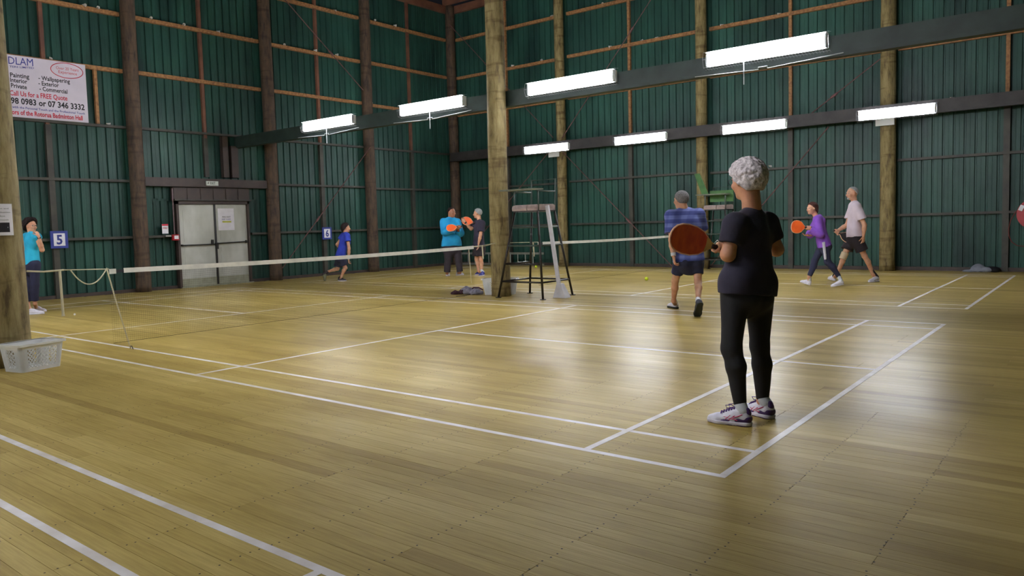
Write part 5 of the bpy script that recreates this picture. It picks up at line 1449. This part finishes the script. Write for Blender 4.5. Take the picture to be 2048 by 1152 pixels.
# ---------------------------------------------------------------- B: man in blue plaid shirt
Z = 9.9; h = 0.0085
J = dict(shL=D(1343, 432, Z - 0.02), shR=D(1398, 430, Z + 0.06), elL=D(1344, 480, Z - 0.08), elR=D(1404, 470, Z + 0.18),
         wrL=D(1347, 512, Z - 0.12), wrR=D(1392, 480, Z + 0.40), hipL=D(1361, 518, Z), hipR=D(1394, 518, Z + 0.02),
         knL=D(1350, 562, Z + 0.16), knR=D(1396, 565, Z - 0.05), anL=D(1347, 602, Z + 0.30), anR=D(1396, 602, Z - 0.32))
fL = (ground(1354, 618), ground(1326, 611)); hR = D(1397, 606, 9.48); tR = ground(1396, 636)
tR = ground(1396, 634); hR = tR - F_ * 0.13 + U_ * 0.19
fR = (hR, tR + F_ * 0.02, nrm(F_ * 0.8 + U_ * 0.5))
hands = [hand(J['wrL'], nrm(-U_ + R_ * 0.15), R_, -F_ * -1, 0.98, 0.6, 0.005), hand(J['wrR'], nrm(-R_ * 0.3 + F_ * 0.7), -R_, U_, 0.98, 0.5, 0.005)]
look = dict(skin=MT['skin'], fat=1.04, neck=1.05, arm=1.06, leg=0.86, nsign=1,
            top=dict(mat=MT['plaid'], name='plaid_shirt', infl=0.022, sleeve=0.72, sflare=0.022, hem=0.03, collar=0.04, flare=0.02),
            low=dict(mat=MT['navy'], name='shorts', infl=0.008, len=0.66, flare=0.010),
            hair=dict(mat=MT['hair_grey'], vol=0.010, front=0.05, low=-0.03), shoe=[(MT['shoe_white'], MT['sole_black']), (MT['shoe_grey'], MT['sole_black'])], sock=(MT['wrist'], 0.10))
B_ = person('grey-haired man in blue plaid shirt and navy shorts running away from the viewer', J, (D(1362, 400, Z + 0.02), nrm(-R_ * 0.45 + F_ * 0.9), U_, 1.0), 1.02, h, look, (fL, fR), hands)
for q in (0.90,): 
    d_ = nrm(J['wrL'] - J['elL']); Bp = Prims(); Bp.cone(lerp(J['elL'], J['wrL'], 0.80), lerp(J['elL'], J['wrL'], 1.0), 0.034, 0.032, None, 1, 0.005, True, True); surf([Bp.mesh(0.005)], 'wristband', MT['wrist'], B_['root'])

# ---------------------------------------------------------------- C: woman in purple hoodie
Z = 13.2
J = dict(shL=D(1636, 441, Z - 0.14), shR=D(1636, 441, Z + 0.14), elL=D(1640, 468, Z - 0.19), elR=D(1622, 466, Z + 0.16),
         wrL=D(1618, 457, Z - 0.14), wrR=D(1620, 471, Z + 0.06), hipL=D(1649, 489, Z - 0.07), hipR=D(1647, 489, Z + 0.08),
         knL=D(1655, 523, Z - 0.06), knR=D(1629, 522, Z + 0.09), anL=D(1680, 556, Z - 0.05), anR=D(1618, 554, Z + 0.14))
J['shL'] = D(1635, 441, Z - 0.15)
fL = (ground(1690, 566), ground(1661, 572.5)); fR = (ground(1620, 571), ground(1589, 562) + U_ * 0.05)
fL = (ground(1688, 573) + U_ * 0.03, ground(1661, 574)); fR = (ground(1620, 571), ground(1590, 568.5) + U_ * 0.07, nrm(U_ + R_ * 0.3))
gc = D(1617, 455, Z - 0.12)
hands = [grip_hand(gc, nrm(-R_ * 0.9 + U_ * 0.05), J['wrL'], 0.9, 0.005), hand(J['wrR'], nrm(-R_ + U_ * 0.1), U_, -F_, 0.9, 0.3, 0.005)]
look = dict(skin=MT['skin'], fat=0.88, neck=0.95, arm=0.95, leg=0.9, bust=True, foot=0.95,
            top=dict(mat=MT['purple'], name='hoodie', infl=0.026, sleeve=1.85, sflare=0.004, hem=0.04, collar=0.03, hood=True, sinfl=0.012, wr=1.3),
            low=dict(mat=MT['navy'], name='track_trousers', infl=0.010, len=1.92), hair=dict(mat=MT['hair_brown'], vol=0.018, length=0.05, front=0.04),
            shoe=(MT['shoe_white'], MT['shoe_white']), sock=(MT['sock'], 0.06))
fc = nrm(-R_ * 0.97 - F_ * 0.2)
C_ = person('brown-haired woman in purple hoodie striding left with a bright orange paddle', J, (D(1624, 417, Z), fc, U_, 1.0), 0.90, h, look, (fL, fR), hands)
paddle('bright orange paddle held by the woman in the purple hoodie', gc, nrm(-R_ * 0.95 + U_ * 0.08 - F_ * 0.1), nrm(-F_ + R_ * 0.1), MT['paddle_bright'], 0.20, 0.215)
Bp = Prims()
for a, b in (((1647, 484), (1651, 519)),):
    p = D(a[0], a[1], Z - 0.175); q = D(b[0], b[1], Z - 0.135); Bp.cone(p, q, 0.028, 0.024, -F_, 0.35, 0.004, True, True)
surf([Bp.mesh(0.006)], 'white_side_stripe', MT['stripe'], C_['root'])

# ---------------------------------------------------------------- D: older man, white polo
Z = 13.75
J = dict(shL=D(1713, 413, Z - 0.17), shR=D(1706, 412, Z + 0.17), elL=D(1729, 450, Z - 0.22), elR=D(1694, 450, Z + 0.20),
         wrL=D(1727, 472, Z - 0.20), wrR=D(1674, 462, Z + 0.14), hipL=D(1712, 474, Z - 0.09), hipR=D(1707, 474, Z + 0.09),
         knL=D(1729, 512, Z - 0.08), knR=D(1688, 510, Z + 0.10), anL=D(1746, 549, Z - 0.06), anR=D(1674, 548, Z + 0.14))
fL = (ground(1757, 563), ground(1726, 566)); fR = (ground(1671, 562), ground(1646, 558) + U_ * 0.04)
gc = D(1673, 464, Z + 0.12)
hands = [hand(J['wrL'], nrm(-U_ - R_ * 0.05), -R_ * 0.5 + F_, -R_, 1.0, 0.45, 0.005), grip_hand(gc, nrm(R_ * 0.75 - U_ * 0.55), J['wrR'], 1.0, 0.005)]
look = dict(skin=MT['skin'], fat=0.98, belly=0.015, neck=1.0, arm=0.98, leg=0.88, nsign=1,
            top=dict(mat=MT['white_cloth'], name='polo_shirt', infl=0.020, sleeve=0.70, sflare=0.018, hem=0.005, collar=0.03, flare=0.012),
            low=dict(mat=MT['black_cloth'], name='shorts', infl=0.02, len=0.72, flare=0.03), hair=dict(mat=MT['hair_silver'], vol=0.006, front=0.0, low=-0.02),
            shoe=(MT['shoe_white'], MT['shoe_white']), sock=(MT['sock_dark'], 0.30))
D_ = person('balding grey-bearded man in white polo and black shorts walking left', J, (D(1704, 387, Z), nrm(-R_ - F_ * 0.12), U_, 1.02), 1.0, h, look, (fL, fR), hands)
paddle('dark paddle held low by the man in the white polo', gc, nrm(R_ * 0.80 - U_ * 0.50 - F_ * 0.25), nrm(-F_ * 0.85 + U_ * 0.3), MT['black'], 0.20, 0.18)
Bp = Prims(); Bp.cone(lerp(J['hipR'], J['knR'], 0.86), lerp(J['knR'], J['anR'], 0.22), 0.064, 0.062, None, 1, 0.01, True, True); surf([Bp.mesh(0.008)], 'knee_brace', MT['brace'], D_['root'])
f, u, s = head_axes(nrm(-R_ - F_ * 0.12), U_); Bp = Prims(); cD = D(1704, 387, Z)
Bp.ell(cD + f * 0.070 - u * 0.090, V(0.030, 0.024, 0.022), np.array([s, f, u]), 0.01); surf([Bp.mesh(0.005)], 'beard', MT['hair_silver'], D_['root'])

# ---------------------------------------------------------------- E: man in cyan hoodie
Z = 18.5
J = dict(shL=D(914, 445, Z + 0.02), shR=D(888, 444, Z - 0.06), elL=D(921, 466, Z - 0.05), elR=D(889, 464, Z - 0.2),
         wrL=D(916, 460, Z - 0.24), wrR=D(910, 459, Z - 0.36), hipL=D(911, 492, Z + 0.04), hipR=D(895, 492, Z - 0.03),
         knL=D(917, 520, Z), knR=D(896, 520, Z - 0.08), anL=D(920, 545, Z + 0.02), anR=D(894, 546, Z - 0.05))
fL = (ground(913, 551.5), ground(934, 549)); fR = (ground(896, 551), ground(893, 556))
gc = D(919, 453, Z - 0.42)
hands = [hand(J['wrL'], nrm(-R_ * 0.5 + U_ * 0.5), -F_ * -1, U_, 1.05, 0.7, 0.006), grip_hand(gc, nrm(-R_ * 0.9 - U_ * 0.05), J['wrR'], 1.05, 0.006)]
h = 0.011
look = dict(skin=MT['skin_dark'], fat=1.26, belly=0.05, neck=1.2, arm=1.25, leg=1.12, nsign=1,
            top=dict(mat=MT['cyan'], name='hoodie', infl=0.026, sleeve=1.86, sflare=0.004, hem=0.0, collar=0.03, hood=True, sinfl=0.014, wr=1.4),
            low=dict(mat=MT['charcoal'], name='track_trousers', infl=0.016, len=1.94, flare=0.02), hair=dict(mat=MT['hair_dark'], vol=0.006, front=0.025, low=-0.02),
            shoe=(MT['shoe_white'], MT['shoe_white']))
E_ = person('stout dark-haired man in cyan hoodie and dark trousers facing the man in black', J, (D(903, 425, Z - 0.05), nrm(R_ * 0.72 - F_ * 0.68), U_, 1.05), 1.04, h, look, (fL, fR), hands)
paddle('orange paddle held at the chest of the man in the cyan hoodie', gc, nrm(-R_ * 0.92 - U_ * 0.12 - F_ * 0.1), nrm(-F_ * 0.8 + U_ * 0.55), MT['paddle_bright'], 0.20, 0.19)

# ---------------------------------------------------------------- F: man in black
Z = 18.5
J = dict(shL=D(964, 447, Z - 0.14), shR=D(953, 447, Z + 0.16), elL=D(961, 470, Z - 0.2), elR=D(942, 458, Z + 0.10),
         wrL=D(957, 488, Z - 0.18), wrR=D(930, 444, Z - 0.02), hipL=D(961, 494, Z - 0.06), hipR=D(954, 494, Z + 0.09),
         knL=D(962, 519, Z - 0.05), knR=D(953, 519, Z + 0.1), anL=D(963, 543, Z - 0.04), anR=D(957, 542, Z + 0.1))
fL = (ground(968, 551), ground(951, 554)); fR = (ground(961, 548.5), ground(946, 551))
hands = [hand(J['wrL'], nrm(-U_ - R_ * 0.1), R_ * -1, -R_, 1.0, 0.4, 0.006), hand(J['wrR'], nrm(-R_ * 0.5 + U_ * 0.75), -F_ * 1, -R_, 1.0, 0.9, 0.006)]
look = dict(skin=MT['skin'], fat=0.98, neck=1.0, arm=1.0, leg=0.9, nsign=1,
            top=dict(mat=MT['tee_black'], name='black_polo', infl=0.020, sleeve=0.72, sflare=0.018, hem=0.02, collar=0.03),
            low=dict(mat=MT['black_cloth'], name='shorts', infl=0.02, len=0.72, flare=0.03), hair=dict(mat=MT['hair_silver'], vol=0.012, front=0.03, low=-0.03),
            shoe=(MT['shoe_blue'], MT['sole_pale']), sock=(MT['sock'], 0.12))
F2 = person('silver-haired man in black polo, black shorts and blue shoes gesturing at the net', J, (D(955, 427, Z), nrm(-R_ * 0.92 + F_ * 0.25), U_, 1.02), 1.0, h, look, (fL, fR), hands)
pc = D(951, 446, Z + 0.02)
paddle('orange paddle tucked under the arm of the man in black', pc, nrm(-R_ * 0.95 + U_ * 0.25), nrm(-F_ * 0.9 + U_ * 0.3), MT['paddle_bright'], 0.22, 0.20)
Bp = Prims(); Bp.cone(lerp(J['elR'], J['wrR'], 0.86), lerp(J['elR'], J['wrR'], 1.0), 0.032, 0.031, None, 1, 0.005, True, True); surf([Bp.mesh(0.005)], 'black_wristband', MT['ink_black'], F2['root'])

# ---------------------------------------------------------------- G: running woman in royal blue
Z = 17.95
J = dict(shL=D(687, 471, Z + 0.15), shR=D(694, 472, Z - 0.15), elL=D(674, 489, Z + 0.20), elR=D(698, 497, Z - 0.20),
         wrL=D(682, 498, Z + 0.30), wrR=D(697, 518, Z - 0.18), hipL=D(680, 513, Z + 0.06), hipR=D(682, 514, Z - 0.08),
         knL=D(675, 538, Z + 0.10), knR=D(691, 536, Z - 0.08), anL=D(657, 543, Z + 0.14), anR=D(683, 553, Z - 0.08))
fR = (ground(676, 562), ground(692, 562)); hl = D(653, 545, Z + 0.14)
fL = (hl, hl - U_ * 0.16 - R_ * 0.02 , nrm(-R_ - U_ * 0.1))
hands = [hand(J['wrL'], nrm(R_ * 0.8 + U_ * 0.2), R_, U_, 0.9, 0.8, 0.006), hand(J['wrR'], nrm(-U_ + R_ * 0.05), R_, R_, 0.9, 0.7, 0.006)]
look = dict(skin=MT['skin'], fat=0.92, neck=0.95, arm=0.95, leg=0.9, bust=True, foot=0.9, nsign=1,
            top=dict(mat=MT['royal'], name='blue_tshirt', infl=0.020, sleeve=0.45, sflare=0.016, hem=0.02, neckband=True),
            low=dict(mat=MT['navy'], name='shorts', infl=0.02, len=0.80, flare=0.03), hair=dict(mat=MT['hair_dark'], vol=0.026, length=0.02, front=0.035),
            shoe=[(MT['shoe_olive'], MT['shoe_olive']), (MT['shoe_grey'], MT['sole_pale'])], sock=(MT['sock_dark'], 0.05))
G_ = person('dark-haired woman in royal blue t-shirt and navy shorts running by the 6 board', J, (D(692, 456, Z), nrm(R_ * 0.95 + F_ * 0.25), U_, 1.0), 0.93, h, look, (fL, fR), hands)
Bp = Prims(); Bp.cone(lerp(J['elR'], J['wrR'], 0.9), lerp(J['elR'], J['wrR'], 1.02), 0.030, 0.030, None, 1, 0.005, True, True); surf([Bp.mesh(0.005)], 'wristband', MT['wrist'], G_['root'])

# ---------------------------------------------------------------- H: woman in cyan at the left pole
Z = 12.4; h = 0.009
J = dict(shL=D(54, 474, Z + 0.1), shR=D(74, 474, Z - 0.13), elL=D(48, 508, Z + 0.12), elR=D(84, 500, Z - 0.16),
         wrL=D(52, 532, Z + 0.02), wrR=D(78, 474, Z - 0.24), hipL=D(57, 530, Z + 0.07), hipR=D(69, 530, Z - 0.06),
         knL=D(58, 570, Z + 0.06), knR=D(70, 570, Z - 0.04), anL=D(56, 608, Z + 0.07), anR=D(70, 607, Z + 0.02))
fL = (ground(54, 630) , ground(83, 628)); fR = (ground(68, 623), ground(99, 623))
hands = [hand(J['wrL'], nrm(-U_ * 0.6 + R_ * 0.2 - F_ * 0.3), R_, R_, 0.9, 0.8, 0.005), hand(J['wrR'], nrm(-R_ * 0.45 + U_ * 0.9 + F_ * 0.2), -R_ + F_ * 0.3, -R_, 0.9, 1.0, 0.005)]
look = dict(skin=MT['skin'], fat=0.92, neck=0.95, arm=0.95, leg=0.92, bust=True, glasses=True, foot=0.95, nsign=1,
            top=dict(mat=MT['cyan2'], name='cyan_tshirt', infl=0.014, sleeve=0.12, sflare=0.010, hem=0.0, neckcut=0.085, ncf=0.05, neckband=False),
            low=dict(mat=MT['navy'], name='trousers', infl=0.014, len=1.86, flare=0.012), hair=dict(mat=MT['hair_dark'], vol=0.034, length=0.02, front=0.03, curls=120, curl_r=0.02, seed=8),
            shoe=(MT['shoe_white'], MT['shoe_white']))
H_ = person('dark-haired woman in cyan top with glasses, hand to her mouth, behind the left log pole', J, (D(62, 452, Z), nrm(R_ * 0.93 - F_ * 0.36), U_, 1.0), 0.94, h, look, (fL, fR), hands)
Bp = Prims(); Bp.cone(lerp(J['elR'], J['wrR'], 0.90), lerp(J['elR'], J['wrR'], 0.98), 0.030, 0.029, None, 1, 0.005, True, True); surf([Bp.mesh(0.005)], 'dark_bracelet', MT['ink_black'], H_['root'])

# ================================================================== CLOTH HEAPS
r = empty('heap_of_clothes', (-0.75, 6.85, 0)); tag(r, 'heap of grey and maroon clothes beside the basket at the near log pole', 'clothes')
def heap(pts, name, m, sd_=1, h=0.008, root=r):
    B = Prims()
    for p, q in pts: B.ell(p, q, None, 0.03)
    B.sub_plane((0, 0, 0.003), (0, 0, -1))
    return surf([B.mesh(h, wrinkle(0.035, 38, sd_))], name, m, root)
heap([((-1.00, 6.74, 0.02), V(0.10, 0.10, 0.04)), ((-0.88, 6.80, 0.03), V(0.09, 0.08, 0.05))], 'maroon_garment', MT['maroon'], 2)
heap([((-0.82, 6.84, 0.05), V(0.11, 0.10, 0.075)), ((-0.70, 6.88, 0.04), V(0.10, 0.1, 0.06)), ((-0.60, 6.80, 0.035), V(0.12, 0.09, 0.05))], 'grey_garment', MT['bag_grey'], 3)
hold(MB().tube([(-0.74, 6.86, 0.08), (-0.68, 6.84, 0.12), (-0.58, 6.86, 0.12), (-0.50, 6.88, 0.08)], 0.014, 6).build('dark_strap', MT['maroon']), r)
hold(MB().tube([(-0.66, 6.72, 0.012), (-0.64, 6.60, 0.006), (-0.60, 6.50, 0.006), (-0.62, 6.42, 0.006), (-0.67, 6.36, 0.006)], 0.006, 6).build('trailing_strap', MT['grip']), r)
r2_ = empty('cap', (6.05, 14.62, 0)); tag(r2_, 'grey cap lying on a dark bundle on the floor at the back wall', 'cap')
def cap_part(pts, name, m, sd_, cut=None):
    B = Prims()
    for p, q in pts: B.ell(p, q, None, 0.02)
    B.sub_plane((0, 0, 0.003), (0, 0, -1)); return surf([B.mesh(0.008, wrinkle(0.008, 20, sd_))], name, m, r2_)
cap_part([((6.00, 14.60, 0.03), V(0.14, 0.11, 0.13)), ((6.12, 14.56, 0.04), V(0.14, 0.10, 0.06)), ((5.85, 14.56, 0.01), V(0.12, 0.10, 0.035))], 'crown', MT['cap'], 1)
cap_part([((6.22, 14.62, 0.04), V(0.15, 0.12, 0.07)), ((5.95, 14.54, 0.0), V(0.22, 0.08, 0.02))], 'dark_bundle', MT['ink_black'], 2)

# a lamp-holding view layer update so that everything is evaluated once
bpy.context.view_layer.update()
